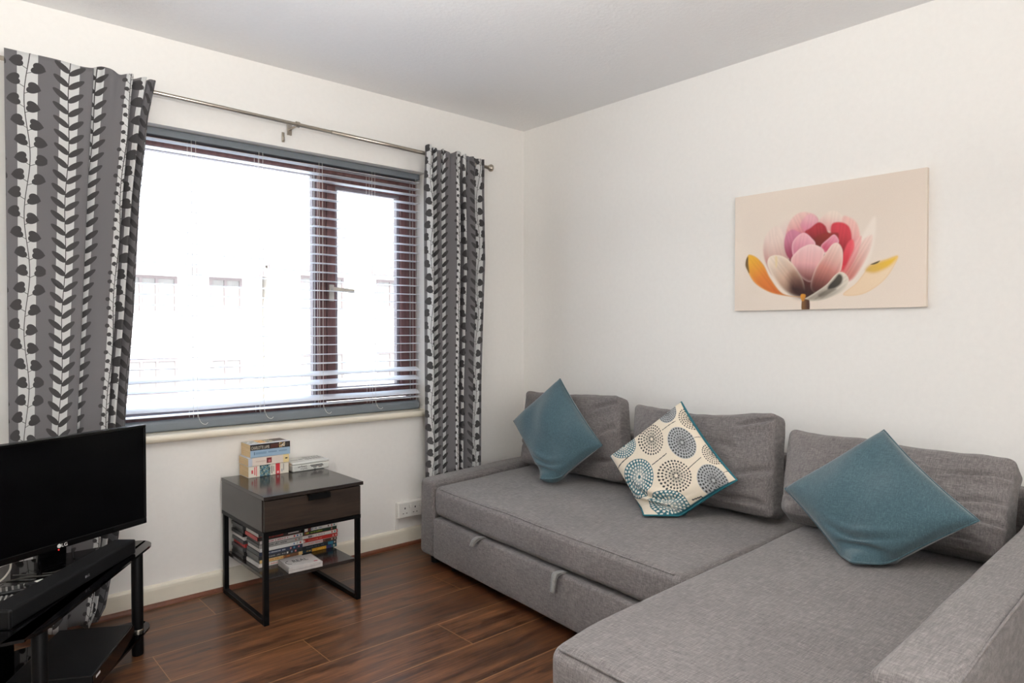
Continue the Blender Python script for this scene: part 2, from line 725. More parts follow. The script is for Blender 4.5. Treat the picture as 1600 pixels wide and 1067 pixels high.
def ring(x0, x1, z0, z1, w, y0, y1):
    return J(box(x0, x1, y0, y1, z0, z0 + w), box(x0, x1, y0, y1, z1 - w, z1),
             box(x0, x0 + w, y0, y1, z0 + w, z1 - w), box(x1 - w, x1, y0, y1, z0 + w, z1 - w))


mk('glazing_bead', J(ring(WX0 + 0.06, MX0, 0.782, 1.950, 0.018, 0.118, 0.150),
                     ring(SX0 + 0.05, SX1 - 0.055, SZ0 + 0.055, SZ1 - 0.05, 0.016, 0.122, 0.152)), M_BEAD, win)
g = mk('glass', box(WX0 + 0.07, MX0 - 0.008, 0.132, 0.138, 0.79, 1.940), M_GLASS, win)
g = mk('glass', box(SX0 + 0.058, SX1 - 0.063, 0.134, 0.140, SZ0 + 0.06, SZ1 - 0.056), M_GLASS, win)
mk('handle', J(bb((-1.240, 0.100, 1.345), (0.026, 0.014, 0.085), 0.004),
               tube([(-1.240, 0.095, 1.362), (-1.240, 0.070, 1.364)], 0.009, 10),
               bb((-1.190, 0.064, 1.360), (0.120, 0.012, 0.020), 0.005, ax=(1, 0, -0.07))), M_HANDLE, win)
# bullnosed sill
sv = []
for a in np.linspace(PI / 2, -PI / 2, 9):
    sv.append((-0.022 - 0.0165 * math.cos(a), 0.7015 + 0.0165 * math.sin(a)))
sv += [(0.0995, 0.685), (0.0995, 0.718)]
n = len(sv)
V = [(x, y, z) for x in (-2.62, -0.64) for y, z in sv]
F = [(i, (i + 1) % n, n + (i + 1) % n, n + i) for i in range(n)] + [tuple(range(n))[::-1], tuple(range(n, 2 * n))]
V = np.array(V)
# the part inside the reveal is narrower than the nosing in front of the wall
mk('sill', J((np.where((V[:, 1:2] > 0) & (np.arange(3) == 1), -0.001, V), F), box(WX0 + .001, WX1 - .001, -0.002, 0.0995, 0.7155, 0.7182)), M_SILL, win)

# ------------------------------------------------------------------ outside
M_RENDER = plain('white_render_wall', rgb(226, 222, 216), 0.9, 0.03, 3)
M_TILE = plain('pale_roof_tiles', rgb(176, 166, 162), 0.9, 0.1, 6)
M_OUTFRAME = plain('brown_upvc_outside', rgb(116, 104, 103), 0.5, 0.05, 8)
M_OUTGLASS = plain('reflecting_pane', rgb(120, 116, 112), 0.1, 0.1, 3)
M_PAVE = plain('pale_pavement', rgb(214, 211, 206), 0.9, 0.1, 2)
struct('ground_outside', box(-40, 60, T + 0.05, 60, -3.0, -2.9), M_PAVE)
HY = 20.0


def house(x0, x1, ztop, label, wins):
    h = thing('house', ((x0 + x1) / 2, HY + 4, -2.9), label, 'house', 'houses across the street')
    mk('wall', box(x0, x1, HY, HY + 8, -2.9, ztop), M_RENDER, h)
    # pitched tiled roof with stepped courses
    V, F = [], []
    nc = 14
    prof = []
    for i in range(nc):
        d, z = -0.35 + i * 4.35 / nc, ztop + 0.05 + i * 2.6 / nc
        prof += [(d, z), (d, z + 0.06)]
    prof += [(4.0, ztop + 2.7), (8.35, ztop + 0.1), (8.35, ztop + 0.0), (-0.35, ztop + 0.0)]
    m = len(prof)
    for x in (x0 - 0.1, x1 + 0.1):
        V += [(x, HY + d, z) for d, z in prof]
    F = [(i, (i + 1) % m, m + (i + 1) % m, m + i) for i in range(m)] + [tuple(range(m))[::-1], tuple(range(m, 2 * m))]
    mk('roof', (np.array(V), F), M_TILE, h)
    mk('fascia', box(x0 - 0.1, x1 + 0.1, HY - 0.42, HY - 0.34, ztop - 0.12, ztop + 0.06), M_OUTFRAME, h)
    for (a, b, c, d, mull) in wins:
        fr = []
        w = 0.085
        for q in (box(a, b, HY - .04, HY + .04, c, c + w), box(a, b, HY - .04, HY + .04, d - w, d),
                  box(a, a + w, HY - .04, HY + .04, c + w, d - w), box(b - w, b, HY - .04, HY + .04, c + w, d - w)):
            fr.append(q)
        for k in mull:
            fr.append(box(k - w / 2, k + w / 2, HY - .04, HY + .04, c + w, d - w))
        wo = mk('window', J(*fr), M_OUTFRAME, h)
        mk('pane', box(a + w, b - w, HY - .01, HY + .0, c + w, d - w), M_OUTGLASS, wo)


house(-14.0, 6.25, 3.05, 'white rendered house seen through the left part of the wide window pane',
      [(1.7, 3.54, 1.66, 2.82, (2.5, 2.95)), (4.52, 5.56, 1.78, 2.86, (5.02,)), (-4.5, -2.6, 1.66, 2.82, (-3.5,)),
       (1.7, 3.54, -0.9, 0.25, (2.5, 2.95)), (4.52, 5.56, -0.8, 0.22, (5.02,)), (-4.5, -2.6, -0.9, 0.25, (-3.5,))])
house(6.45, 22.0, 3.35, 'white rendered house with higher eaves seen behind the mullion and casement of the window',
      [(7.64, 9.3, 1.84, 3.08, (8.2,)), (10.69, 11.9, 2.0, 3.08, (11.3,)), (7.64, 9.3, -0.8, 0.3, (8.2,)),
       (10.69, 11.9, -0.8, 0.3, (11.3,)), (15.0, 16.4, 1.9, 3.08, (15.7,))])

# ------------------------------------------------------------------ venetian blind
bl = thing('venetian_blind', (-1.6, 0.04, 0.72), 'white slatted venetian blind lowered inside the window recess', 'blind')
BX0, BX1 = -2.47, -0.735
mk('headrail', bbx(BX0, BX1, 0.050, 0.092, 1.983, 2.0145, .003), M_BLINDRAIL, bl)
sl = []
zs = [(1.968, 0.0), (1.933, 0.0)] + [(1.900 - 0.0455 * k, 0.0) for k in range(20)] + [(0.990, 0.05), (0.942, 0.40), (0.897, 0.42), (0.858, 0.03), (0.818, 0.44), (0.787, 0.06)]
for i, (z, tilt) in enumerate(zs):
    V, F = [], []
    prof = [(-0.025, 0), (-0.0125, 0.0018), (0, 0.0024), (0.0125, 0.0018), (0.025, 0), (0.025, -0.0022), (0, 0.0002), (-0.025, -0.0022)]
    m = len(prof)
    zz = z + random.uniform(-.001, .001)
    NS = 7
    for e in range(NS):
        x = BX0 + (BX1 - BX0) * e / (NS - 1)
        dz = 0.0025 * math.sin(e * 1.9 + i) if abs(tilt) > 0.2 else 0.0
        for d, h in prof:
            V.append((x, 0.070 + d * math.cos(tilt) - h * math.sin(tilt), zz + dz + d * math.sin(tilt) + h * math.cos(tilt)))
    for e in range(NS - 1):
        for j in range(m):
            F.append((e * m + j, e * m + (j + 1) % m, (e + 1) * m + (j + 1) % m, (e + 1) * m + j))
    F += [tuple(range(m))[::-1], tuple((NS - 1) * m + j for j in range(m))]
    sl.append((np.array(V), F))
mk('slats', J(*sl), M_BLIND, bl)
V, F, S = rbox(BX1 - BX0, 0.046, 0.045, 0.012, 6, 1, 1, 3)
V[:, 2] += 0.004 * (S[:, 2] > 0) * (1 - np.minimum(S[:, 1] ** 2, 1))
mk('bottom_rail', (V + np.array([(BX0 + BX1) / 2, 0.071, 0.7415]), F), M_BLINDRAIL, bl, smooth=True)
for x in (-2.22, -1.92, -1.623, -1.325, -1.03, -0.758):
    gs = []
    for y in (0.041, 0.0985):
        for dx in (-0.009, 0.009):
            gs.append(tube([(x + dx, y, 1.983), (x + dx, y, 1.3), (x + dx, y, 0.768)], 0.0009, 5))
    tail = spline([(x + .009, 0.041, 0.80), (x + .012, 0.040, 0.775), (x + .022, 0.037, 0.748), (x + .040, 0.038, 0.738), (x + .052, 0.041, 0.745)], 5)
    gs.append(tube(tail, 0.0009, 5))
    mk('ladder_cord', J(*gs), M_CORD, bl)

# ------------------------------------------------------------------ curtain rod and curtains
rod = thing('curtain_rod', (-1.6, -0.095, 2.1), 'thin brushed nickel curtain rod mounted above the window', 'curtain rod')
A, B = np.array([-2.92, -0.095, 2.1265]), np.array([-0.365, -0.095, 2.086])
mk('pole', tube([A, (A + B) / 2, B], 0.0085, 14), M_CHROME, rod, smooth=True)
mk('pole_sleeve', tube([B * .62 + A * .38, B], 0.0102, 14), M_CHROME, rod, smooth=True)
for p, d in ((A, -1), (B, 1)):
    mk('finial', lathe(p, (d, 0, 0), [(0, .0095), (.004, .013), (.008, .012), (.012, .017), (.020, .0215), (.028, .020), (.034, .013), (.036, .0)], 18), M_CHROME, rod, smooth=True)


def rod_at(x):
    return A + (B - A) * (x - A[0]) / (B[0] - A[0])


for x in (-2.80, -1.505, -0.47):
    p = rod_at(x)
    mk('bracket', J(bb((x, -0.006, p[2]), (0.022, 0.008, 0.060), 0.002), tube([(x, -0.006, p[2] - .004), (x, -0.090, p[2] - .004)], 0.005, 8),
                    tube([(x - .008, -0.095, p[2]), (x + .008, -0.095, p[2])], 0.0135, 14)), M_CHROME, rod)
br = mk('wall_plate', J(bb((-1.535, -0.004, 2.060), (0.013, 0.006, 0.046), 0.002), bb((-1.535, -0.010, 2.052), (0.010, 0.008, 0.018), 0.002)), M_CHROME, loc=(-1.535, -0.004, 2.06))
tag(br, 'small bare metal bracket plate left on the wall just below the curtain rod', 'bracket')


def pchip(xs, ys, q):
    return np.interp(q, xs, ys)


def curtain(name, label, ns, nz, s1, xfun, yfun, z_top, z_bot, uoff, loc):
    s = np.linspace(0, s1, ns)
    t = np.linspace(0, 1, nz)
    Sg, Tg = np.meshgrid(s, t, indexing='ij')
    zt = z_top(Sg)
    Z = zt + (z_bot(Sg) - zt) * Tg
    Xg = xfun(Sg, Z)
    Yg = yfun(Sg, Z)
    V = np.stack([Xg.ravel(), Yg.ravel(), Z.ravel()], 1)
    uv = np.stack([(Sg + uoff).ravel(), Z.ravel()], 1)
    o = mk(name, (V, grid_faces(ns, nz)), M_CURT, loc=loc, smooth=True, uv=uv)
    md = o.modifiers.new('cloth thickness', 'SOLIDIFY')
    md.thickness = 0.0025
    tag(o, label, 'curtain', 'patterned window curtains')
    return o


def sstep(a, b, x):
    q = np.clip((x - a) / (b - a), 0, 1)
    return q * q * (3 - 2 * q)


def smooth_interp(us, vs, S):
    u = np.linspace(us[0], us[-1], 700)
    v = np.interp(u, us, vs)
    k = np.hanning(17)
    k /= k.sum()
    v = np.convolve(np.pad(v, 8, mode='edge'), k, mode='valid')
    return np.interp(S, u, v)


UL = [0, .065, .183, .232, .250, .269, .288, .36, .424, .454, .484, .522, .560, .600, .660, .70]
XL = [-2.600, -2.537, -2.417, -2.367, -2.349, -2.362, -2.356, -2.292, -2.236, -2.250, -2.240, -2.205, -2.216, -2.207, -2.176, -2.190]
YL = [-.122, -.118, -.124, -.130, -.128, -.085, -.094, -.120, -.146, -.085, -.094, -.142, -.080, -.088, -.132, -.060]


def xL(S, Z):
    x = smooth_interp(UL, XL, S)
    gsh = np.interp(S, [0, .065, .183, .25, .301, .42, .7], [0.0, .012, .036, .050, .072, .050, .0])
    x = x + (Z - 1.67) * gsh
    e = np.interp(Z, [0.0, .09, .36, .8, 1.2, 1.67, 2.0, 2.16], [-2.345, -2.297, -2.250, -2.227, -2.200, -2.178, -2.146, -2.114])
    return x + (e + 2.178) * sstep(.28, .66, S)


def yL(S, Z):
    y = smooth_interp(UL, YL, S)
    near = sstep(1.9, 2.13, Z)
    y = y * (1 - .50 * near) + (-.126) * .50 * near
    y = y + 0.006 * np.sin(Z * 3 + S * 9) * sstep(2.1, 1.8, Z) + near * 0.006 * np.sin(S * 120) * sstep(.25, .3, S)
    return np.minimum(y, -0.03)


curtain('curtain', 'long grey leaf-striped curtain hanging behind the television', 330, 90, 0.70, xL, yL,
        lambda S: 2.150 + 0.006 * np.sin(S * 62) * sstep(.26, .3, S) + 0.010 * np.exp(-((S - .31) / .05) ** 2) - 0.008 * np.exp(-((S - .22) / .05) ** 2),
        lambda S: 0.035 + 0.01 * np.sin(S * 20), 0.0, (-2.4, -0.1, 0.03))

XSL = 0.73
UR = [.018, .070, .125, .180, .236, .268, .300, .424, .454, .484, .522, .549, .576, .643, .695, .748, .82]
XR = [-.810, -.750, -.766, -.753, -.692, -.702, -.692, -.566, -.580, -.567, -.526, -.537, -.527, -.459, -.471, -.460, -.386]
YR = [-.092, -.136, -.070, -.088, -.140, -.076, -.090, -.142, -.076, -.088, -.138, -.074, -.086, -.130, -.072, -.088, -.118]
# the folds overlap as seen from the room, so each return tucks behind the fold before it
XR = [a + (b + .10) * XSL for a, b in zip(XR, YR)]


def xR(S, Z):
    x = smooth_interp(UR, XR, S + .018)
    c = np.interp(Z, [0.0, .42, .85, 1.55, 2.12], [.010, .008, .006, .0, -.006])
    e = np.interp(Z, [0.0, .42, .85, 1.55, 2.12], [-.040, -.036, -.030, .0, -.014])
    w = sstep(0, .80, S)
    return x + c * (1 - w) + e * w


def yR(S, Z):
    y = smooth_interp(UR, YR, S + .018)
    near = sstep(1.9, 2.10, Z)
    y = y * (1 - .50 * near) + (-.124) * .50 * near
    y = y + 0.004 * np.sin(Z * 2.3 + S * 14) + near * 0.006 * np.sin(S * 130)
    return np.minimum(y, -0.03)


curtain('curtain', 'long grey leaf-striped curtain at the window edge beside the end of the sofa', 300, 90, 0.80, xR, yR,
        lambda S: 2.126 - 0.010 * S + 0.009 * np.sin(S * 50) * (1 - sstep(.5, .6, S)), lambda S: 0.035 + 0.006 * np.sin(S * 20), 0.018, (-0.6, -0.1, 0.03))

# ------------------------------------------------------------------ sofa
sofa = thing('corner_sofa', (-0.9, -1.4, 0.0), 'charcoal grey linen corner sofa bed with chaise along the plain wall', 'sofa')


def soft_block(FL, FR, BR, BL, z0, z1, r, nx, ny, nz, crown=0.0, front_bulge=0.0, amp=0.003, sc=5.0, k=4, fn=None):
    """plan corners seen from the front: front left, front right, back right, back left"""
    FL, FR, BR, BL = [np.array(p, float) for p in (FL, FR, BR, BL)]
    Lx = (np.linalg.norm(FR - FL) + np.linalg.norm(BR - BL)) / 2
    Ly = (np.linalg.norm(BL - FL) + np.linalg.norm(BR - FR)) / 2
    V, F, S = rbox(Lx, Ly, z1 - z0, r, nx, ny, nz, k)
    a = (V[:, :1] / Lx) + 0.5
    b = (V[:, 1:2] / Ly) + 0.5
    P = FL * (1 - a) * (1 - b) + FR * a * (1 - b) + BR * a * b + BL * (1 - a) * b
    Z = V[:, 2] + (z0 + z1) / 2
    sx, sy, sz = [np.clip(S[:, i], -1, 1) for i in range(3)]
    Z = Z + crown * (1 - sx ** 4) * (1 - sy ** 4) * np.clip(sz, 0, 1)
    fb = front_bulge * (1 - sz ** 2) * (1 - sx ** 6) * np.clip(-sy, 0, 1)
    nrm = np.array([-(BL - FL)[0], -(BL - FL)[1]])
    nrm = nrm / np.linalg.norm(nrm)
    P = P + fb[:, None] * nrm
    W = np.column_stack([P, Z])
    if fn is not None:
        W = fn(W, sx, sy, sz)
    if amp:
        W = wob(W, sc, amp, 3.1)
    return W, F


def sag(W, sx, sy, sz):
    # shallow radial creases on the seat near the middle
    top = np.clip(sz, 0, 1)
    for cx, cy, ang, d in ((-.25, .1, .5, .004), (-.1, .2, .9, .004), (.05, .0, 1.2, .003), (-.4, .35, .2, .003)):
        u = (sx - cx) * math.cos(ang) + (sy - cy) * math.sin(ang)
        v = -(sx - cx) * math.sin(ang) + (sy - cy) * math.cos(ang)
        W[:, 2] -= top * d * np.exp(-(v / .035) ** 2) * np.exp(-(u / .3) ** 2)
    return W


SF_L, SF_R = (-0.968, -0.412), (-1.098, -1.922)
mk('armrest', soft_block((-0.957, -0.272), (-0.967, -0.402), (-0.10, -0.290), (-0.10, -0.16), 0.045, 0.420, 0.028, 3, 14, 6, 0.002, 0.0, 0.003, 6), M_SOFA, sofa, smooth=True, label='low side panel of the sofa under the curtain')
seat = mk('seat_cushion', soft_block(SF_L, SF_R, (-0.12, -1.918), (-0.12, -0.300), 0.258, 0.398, 0.030, 34, 18, 4, 0.010, 0.006, 0.004, 4.5, 4, sag), M_SOFA, sofa, smooth=True)
seam_pts = []
for f_ in np.linspace(0.03, 0.97, 14):
    p_ = np.array(SF_L) * (1 - f_) + np.array(SF_R) * f_
    seam_pts.append(tuple(wob([(p_[0] + .0105, p_[1], .3915)], 4.5, .004, 3.1)[0]))
mk('piping', tube(spline(seam_pts, 4), .003, 6), M_SOFA, seat, smooth=True)
drawer = mk('drawer', soft_block((-0.972, -0.408), (-1.105, -2.02), (-0.12, -2.00), (-0.12, -0.300), 0.052, 0.246, 0.012, 20, 4, 8, 0.0, 0.010, 0.003, 4, 3), M_SOFA, sofa, smooth=True, label='pull-out bed drawer front below the seat')


def strap(y, lean, ln):
    t = (-y - 0.41) / 1.61
    x = -0.972 - 0.133 * t
    pts = [(x + .03, y, .249), (x - .014, y, .255), (x - .034, y + lean * .4, .244), (x - .040, y + lean, .250 - ln), (x - .035, y + lean, .246 - ln), (x - .026, y + lean * .5, .234), (x - .010, y, .246), (x + .02, y, .246)]
    pts = spline(pts, 5)
    V, F = [], []
    for p in pts:
        for s in (-.0125, .0125):
            V.append((p[0] + s * .08, p[1] + s, p[2]))
    for i in range(len(pts) - 1):
        F.append((2 * i, 2 * i + 1, 2 * i + 3, 2 * i + 2))
    o = mk('pull_strap', (np.array(V), F), M_STRAP, drawer, smooth=True)
    md = o.modifiers.new('webbing', 'SOLIDIFY')
    md.thickness = 0.003


strap(-0.815, 0.014, 0.030)
strap(-1.345, 0.004, 0.060)


def feet(pts):
    return J(*[lathe((x, y, 0.0), (0, 0, 1), [(0, .022), (.05, .026), (.062, .026)], 14) for x, y in pts])


for x, y in ((-0.90, -0.33), (-0.90, -0.50), (-0.16, -0.34), (-0.15, -2.5), (-1.70, -2.08), (-1.68, -2.70)):
    mk('foot', feet([(x, y)]), M_BLACKPL, sofa)
mk('back_frame', soft_block((-0.125, -0.17), (-0.125, -2.76), (-0.025, -2.76), (-0.025, -0.17), 0.045, 0.628, 0.030, 24, 3, 8, 0.002, 0.0, 0.003, 5), M_SOFA, sofa, smooth=True)


def chaise_top(W, sx, sy, sz):
    # corner of the cushion droops and rounds at the free front edge
    top = np.clip(sz, 0, 1)
    W[:, 2] -= top * 0.012 * sstep(-.80, -1.0, sy) * sstep(-.6, -1.0, sx)
    return W


mk('chaise_base', soft_block((-1.745, -2.005), (-1.79, -2.672), (-0.13, -2.62), (-0.13, -1.96), 0.05, 0.262, 0.020, 10, 20, 4, 0.0, 0.0, 0.003, 4), M_SOFA, sofa, smooth=True)
ch = mk('chaise_cushion', soft_block((-1.760, -1.992), (-1.812, -2.672), (-0.13, -2.622), (-0.13, -1.935), 0.262, 0.436, 0.040, 16, 34, 4, 0.012, 0.004, 0.004, 4.0, 5, chaise_top), M_SOFA, sofa, smooth=True)
cp = [(-1.752, -2.03, .4225), (-1.766, -2.2, .430), (-1.785, -2.45, .432), (-1.800, -2.64, .426)]
mk('piping', tube(spline(cp, 5), 0.0032, 6), M_SOFA, ch, smooth=True)


def arm_fn(W, sx, sy, sz):
    lift = sstep(-.55, -.25, W[:, 0])
    W[:, 2] += np.clip(sz * .5 + .5, 0, 1) * 0.052 * lift
    return W


ra = mk('armrest', soft_block((-1.700, -2.680), (-1.700, -2.800), (-0.03, -2.742), (-0.03, -2.625), 0.045, 0.607, 0.022, 4, 36, 10, 0.004, 0.003, 0.003, 4, 4, arm_fn), M_SOFA, sofa, smooth=True, label='high padded arm at the chaise end')
ap = [(-1.66, -2.793, .598), (-1.4, -2.785, .603), (-1.0, -2.772, .604), (-.6, -2.760, .606), (-.35, -2.752, .640), (-.1, -2.745, .655)]
mk('piping', tube(spline(ap, 6), 0.003, 6), M_SOFA, ra, smooth=True)


def cushion(label, BL, BR, TL, TR, t, creases, seed, dip=0.0, ear=0.0):
    BL, BR, TL, TR = [np.array(p, float) for p in (BL, BR, TL, TR)]
    w = (np.linalg.norm(BR - BL) + np.linalg.norm(TR - TL)) / 2
    h = (np.linalg.norm(TL - BL) + np.linalg.norm(TR - BR)) / 2
    V, F, S = rbox(w, h, t, 0.034, 60, 40, 4, 5)
    u, v, d = [np.clip(S[:, i], -1, 1) for i in range(3)]
    th = V[:, 2].copy()
    th *= 0.60 + 0.42 * (1 - np.abs(u) ** 3.5) * (1 - np.abs(v * 0.93) ** 3.0) * (1 - 0.12 * v)
    f = np.clip(d, 0, 1) ** 0.5
    for (x0, y0, x1, y1, wd, dp) in creases:
        L = math.hypot(x1 - x0, y1 - y0)
        ex, ey = (x1 - x0) / L, (y1 - y0) / L
        a = (u - x0) * ex + (v - y0) * ey
        b = -(u - x0) * ey + (v - y0) * ex
        b = b + 0.10 * (a / L) * (1 - a / L)
        env = sstep(-0.1, .15, a / L) * (1 - sstep(.55, 1.05, a / L))
        th += f * env * (-1.7 * dp * np.exp(-(b / (.8 * wd)) ** 2) + 0.9 * dp * np.exp(-((b - 2.0 * wd) / (1.3 * wd)) ** 2))
    V2 = V.copy()
    V2[:, 1] -= dip * (1 - u * u) * np.clip(v, 0, 1) ** 2
    V2[:, 0] *= 1 - 0.015 * (1 - v * v)
    a = (V2[:, :1] / w) + .5
    b = (V2[:, 1:2] / h) + .5
    P = BL * (1 - a) * (1 - b) + BR * a * (1 - b) + TR * a * b + TL * (1 - a) * b
    ex = (BR - BL) + (TR - TL)
    ey = (TL - BL) + (TR - BR)
    N = np.cross(ex, ey)
    N /= np.linalg.norm(N)
    P = P + th[:, None] * N
    P = wob(P, 6.0, 0.008, seed)
    P = wob(P, 16.0, 0.003, seed + 4)
    zmin = BL[2] - 0.012
    P[:, 2] = np.maximum(P[:, 2], zmin)
    loc = tuple((BL + BR) / 2)
    o = mk('back_cushion', (P, F), M_SOFA, loc=loc, smooth=True)
    return tag(o, label, 'cushion', 'loose back cushions of the sofa')


cushion('grey sofa back cushion nearest the window, standing behind the smaller teal pillow', (-.335, -.385, .425), (-.315, -1.085, .425), (-.185, -.258, .800), (-.195, -.955, .822), .185,
        [(.98, .80, .45, .45, .05, .013), (.95, .25, .55, -.15, .06, .010), (.98, -.55, .3, -.75, .05, .010), (-1., -.5, -.6, -.8, .05, .008)], 1.0, 0.012)
cushion('grey middle sofa back cushion standing behind the dandelion patterned pillow', (-.360, -1.150, .425), (-.375, -1.855, .425), (-.205, -1.065, .795), (-.225, -1.788, .815), .185,
        [(.98, .85, .50, .60, .045, .014), (1., -.1, .45, -.45, .06, .012), (.9, -.75, .1, -.85, .05, .012), (.55, .2, -.1, .1, .09, .006)], 5.0, 0.034)
cushion('wide grey sofa back cushion slumped behind the larger teal pillow on the chaise', (-.475, -1.925, .467), (-.465, -2.600, .467), (-.245, -1.850, .745), (-.265, -2.590, .730), .200,
        [(1., .55, .45, .30, .05, .014), (1., .05, .5, -.25, .055, .013), (1., -.4, .35, -.62, .055, .014), (-1., -.55, -.4, -.8, .05, .010), (.8, -.85, .0, -.9, .05, .010)], 9.0, 0.010)


def pillow(name, label, C, Hv, Qv, hh, hq, Tk, q0, seed, zmin, mat, N=64, colour=None, theta=1.1, R=0.05, piping=True, pipmat=None, group=None, wr=0.009):
    C, Hv, Qv = [np.array(p, float) for p in (C, Hv, Qv)]
    Hv /= np.linalg.norm(Hv)
    Qv /= np.linalg.norm(Qv)
    Nv = np.cross(Hv, Qv)
    Nv /= np.linalg.norm(Nv)
    u1 = np.linspace(-1, 1, N)
    U, W = np.meshgrid(u1, u1, indexing='ij')

    def place(U, W, n):
        c = 0.055
        x = U * (1 - c * (1 - W ** 2))
        y = W * (1 - c * (1 - U ** 2))
        h = (x - y) / 2 * hh
        q = (x + y) / 2 * hq
        s = np.maximum(q0 - q, 0)
        th = np.minimum(s / R, theta)
        ex = np.maximum(s - R * theta, 0)
        qb = np.where(q < q0, q0 - R * np.sin(th) - ex * math.cos(theta), q)
        nb = R * (1 - np.cos(th)) + ex * math.sin(theta)
        tn = np.where(q < q0, th, 0)
        qb = qb + n * np.sin(tn)
        nn = nb + n * np.cos(tn)
        P = C + h[..., None] * Hv + qb[..., None] * Qv + nn[..., None] * Nv
        P[..., 2] = np.maximum(P[..., 2], zmin + 0.006 + 0.2 * np.maximum(n, 0))
        return P
    prof = Tk * np.maximum((1 - U ** 2) * (1 - W ** 2), 0) ** 0.36
    # soft dents, plus deep folds where the lower corner is crushed on the seat
    ph = seed
    q = (U + W) / 2
    hx = (U - W) / 2
    edge = (1 - U ** 4) * (1 - W ** 4)
    dents = wr * (np.sin(3.1 * U + 2.2 * W + ph) + 0.7 * np.sin(5.3 * W - 3.7 * U + 2 * ph) + 0.4 * np.sin(9 * hx + 4 * q + ph))
    qq = q0 / hq
    arc = q - qq * 0.95 - 0.16 * hx ** 2 * 4
    folds = 0.017 * (np.exp(-((arc + .05) / .045) ** 2) - 1.0 * np.exp(-((arc + .0) / .030) ** 2) + 0.8 * np.exp(-((arc - .08) / .05) ** 2)) * np.exp(-(hx / .38) ** 2)
    front = place(U, W, prof + edge * (dents + folds))
    back = place(U, W, -prof + edge * dents * 0.5)
    nv = N * N
    V = np.vstack([front.reshape(-1, 3), back.reshape(-1, 3)])
    F = np.vstack([grid_faces(N, N), grid_faces(N, N, True) + nv])
    cols = None
    if colour is not None:
        cols = np.vstack([colour(U.ravel(), W.ravel()), np.tile(s2l((34, 100, 112)), (nv, 1))])
    o = mk(name, (V, F), mat, loc=tuple(front.reshape(-1, 3)[np.argmin(front.reshape(-1, 3)[:, 2])]), smooth=True, cols=cols)
    tag(o, label, 'pillow', group)
    if piping:
        e = np.linspace(-1, 1, 26)[:-1]
        pu = np.concatenate([e, np.ones(25), -e, -np.ones(25)])
        pw_ = np.concatenate([-np.ones(25), e, np.ones(25), -e])
        P = place(pu, pw_, np.zeros(100))
        mk('piping', tube([tuple(p) for p in P], 0.0035, 6, closed=True), pipmat or mat, o, smooth=True)
    return o


pillow('throw_pillow', 'smaller looking teal square pillow standing on one corner on the seat nearest the window', (-.450, -.720, .645), (-.03, -1, -.075), (.36, .22, .93), .320, .285, .074, -.185, 0.4, .413, M_TEAL, group='plain teal pillows')
pillow('throw_pillow', 'larger teal square pillow on the chaise seat at the padded arm end', (-.600, -2.275, .612), (-.02, -1, .02), (.52, .06, .82), .288, .255, .080, -.150, 2.2, .453, M_TEAL, group='plain teal pillows')


def homog(src, dst):
    Am, bv = [], []
    for (x, y), (u, v) in zip(src, dst):
        Am.append([x, y, 1, 0, 0, 0, -u * x, -u * y])
        bv.append(u)
        Am.append([0, 0, 0, x, y, 1, -v * x, -v * y])
        bv.append(v)
    return np.append(np.linalg.solve(np.array(Am, float), np.array(bv, float)), 1).reshape(3, 3)


def hmap(Hm, x, y):
    d = Hm[2, 0] * x + Hm[2, 1] * y + Hm[2, 2]
    return (Hm[0, 0] * x + Hm[0, 1] * y + Hm[0, 2]) / d, (Hm[1, 0] * x + Hm[1, 1] * y + Hm[1, 2]) / d


HP = homog([(1, 1), (-1, 1), (1, -1), (-1, -1)], [(693, 30), (135, 555), (1215, 750), (365, 1010)])


def dandelions(U, W):
    """round seed heads drawn in the cloth's own plane"""
    px, py = hmap(HP, U, W)
    c = np.tile(s2l((226, 214, 194)), (len(U), 1))
    dark, teal, grey, cream = s2l((52, 52, 54)), s2l((48, 100, 112)), s2l((166, 168, 168)), s2l((232, 226, 212))
    for (x0, y0, x1, y1) in ((530, 352, 672, 250), (435, 636, 560, 546), (730, 668, 890, 558), (1075, 695, 1160, 662), (188, 638, 292, 545), (850, 368, 905, 345), (700, 890, 790, 872)):
        L = math.hypot(x1 - x0, y1 - y0)
        a = ((px - x0) * (x1 - x0) + (py - y0) * (y1 - y0)) / L
        b = np.abs((px - x0) * (y1 - y0) - (py - y0) * (x1 - x0)) / L
        k = (a > 0) & (a < L) & (b < 3.2)
        c[k] = dark * 1.6
    for (cx, cy, rx, ry, kind) in ((562, 175, 108, 108, 'g'), (430, 435, 112, 132, 'p'), (722, 441, 140, 140, 'g'), (812, 178, 122, 118, 'p'), (222, 492, 88, 88, 't'),
                                   (335, 708, 110, 122, 't'), (615, 715, 150, 125, 'p'), (960, 762, 157, 145, 'g'), (515, 905, 152, 95, 't'), (1030, 500, 124, 116, 'p'), (830, 985, 110, 70, 'p')):
        dx, dy = (px - cx) / rx, (py - cy) / ry
        r = np.hypot(dx, dy)
        th = np.arctan2(dy, dx)
        ins = r < 1.0
        if kind == 'g':
            c[ins] = grey
        if kind == 't':
            c[ins] = teal
        ink = cream if kind == 't' else dark
        for (ri, nn) in ((0.95, 30), (0.76, 25), (0.57, 19), (0.38, 13), (0.19, 7)):
            ri = ri * 0.95
            w = ((th / (2 * PI) * nn + ri * 3) % 1.0 - .5) * 2 * PI / nn * np.maximum(r, .05)
            dot = np.hypot(r - ri, w) < 0.040 + 0.022 * ri
            ray = (np.abs(w) < 0.012) & (r < ri) & (r > 0.10)
            c[dot & (r < 1.02)] = ink
            c[ray] = c[ray] * .62 + ink * .38
    rim = np.maximum(np.abs(U), np.abs(W)) > 0.992
    c[rim] = s2l((34, 100, 112))
    return c


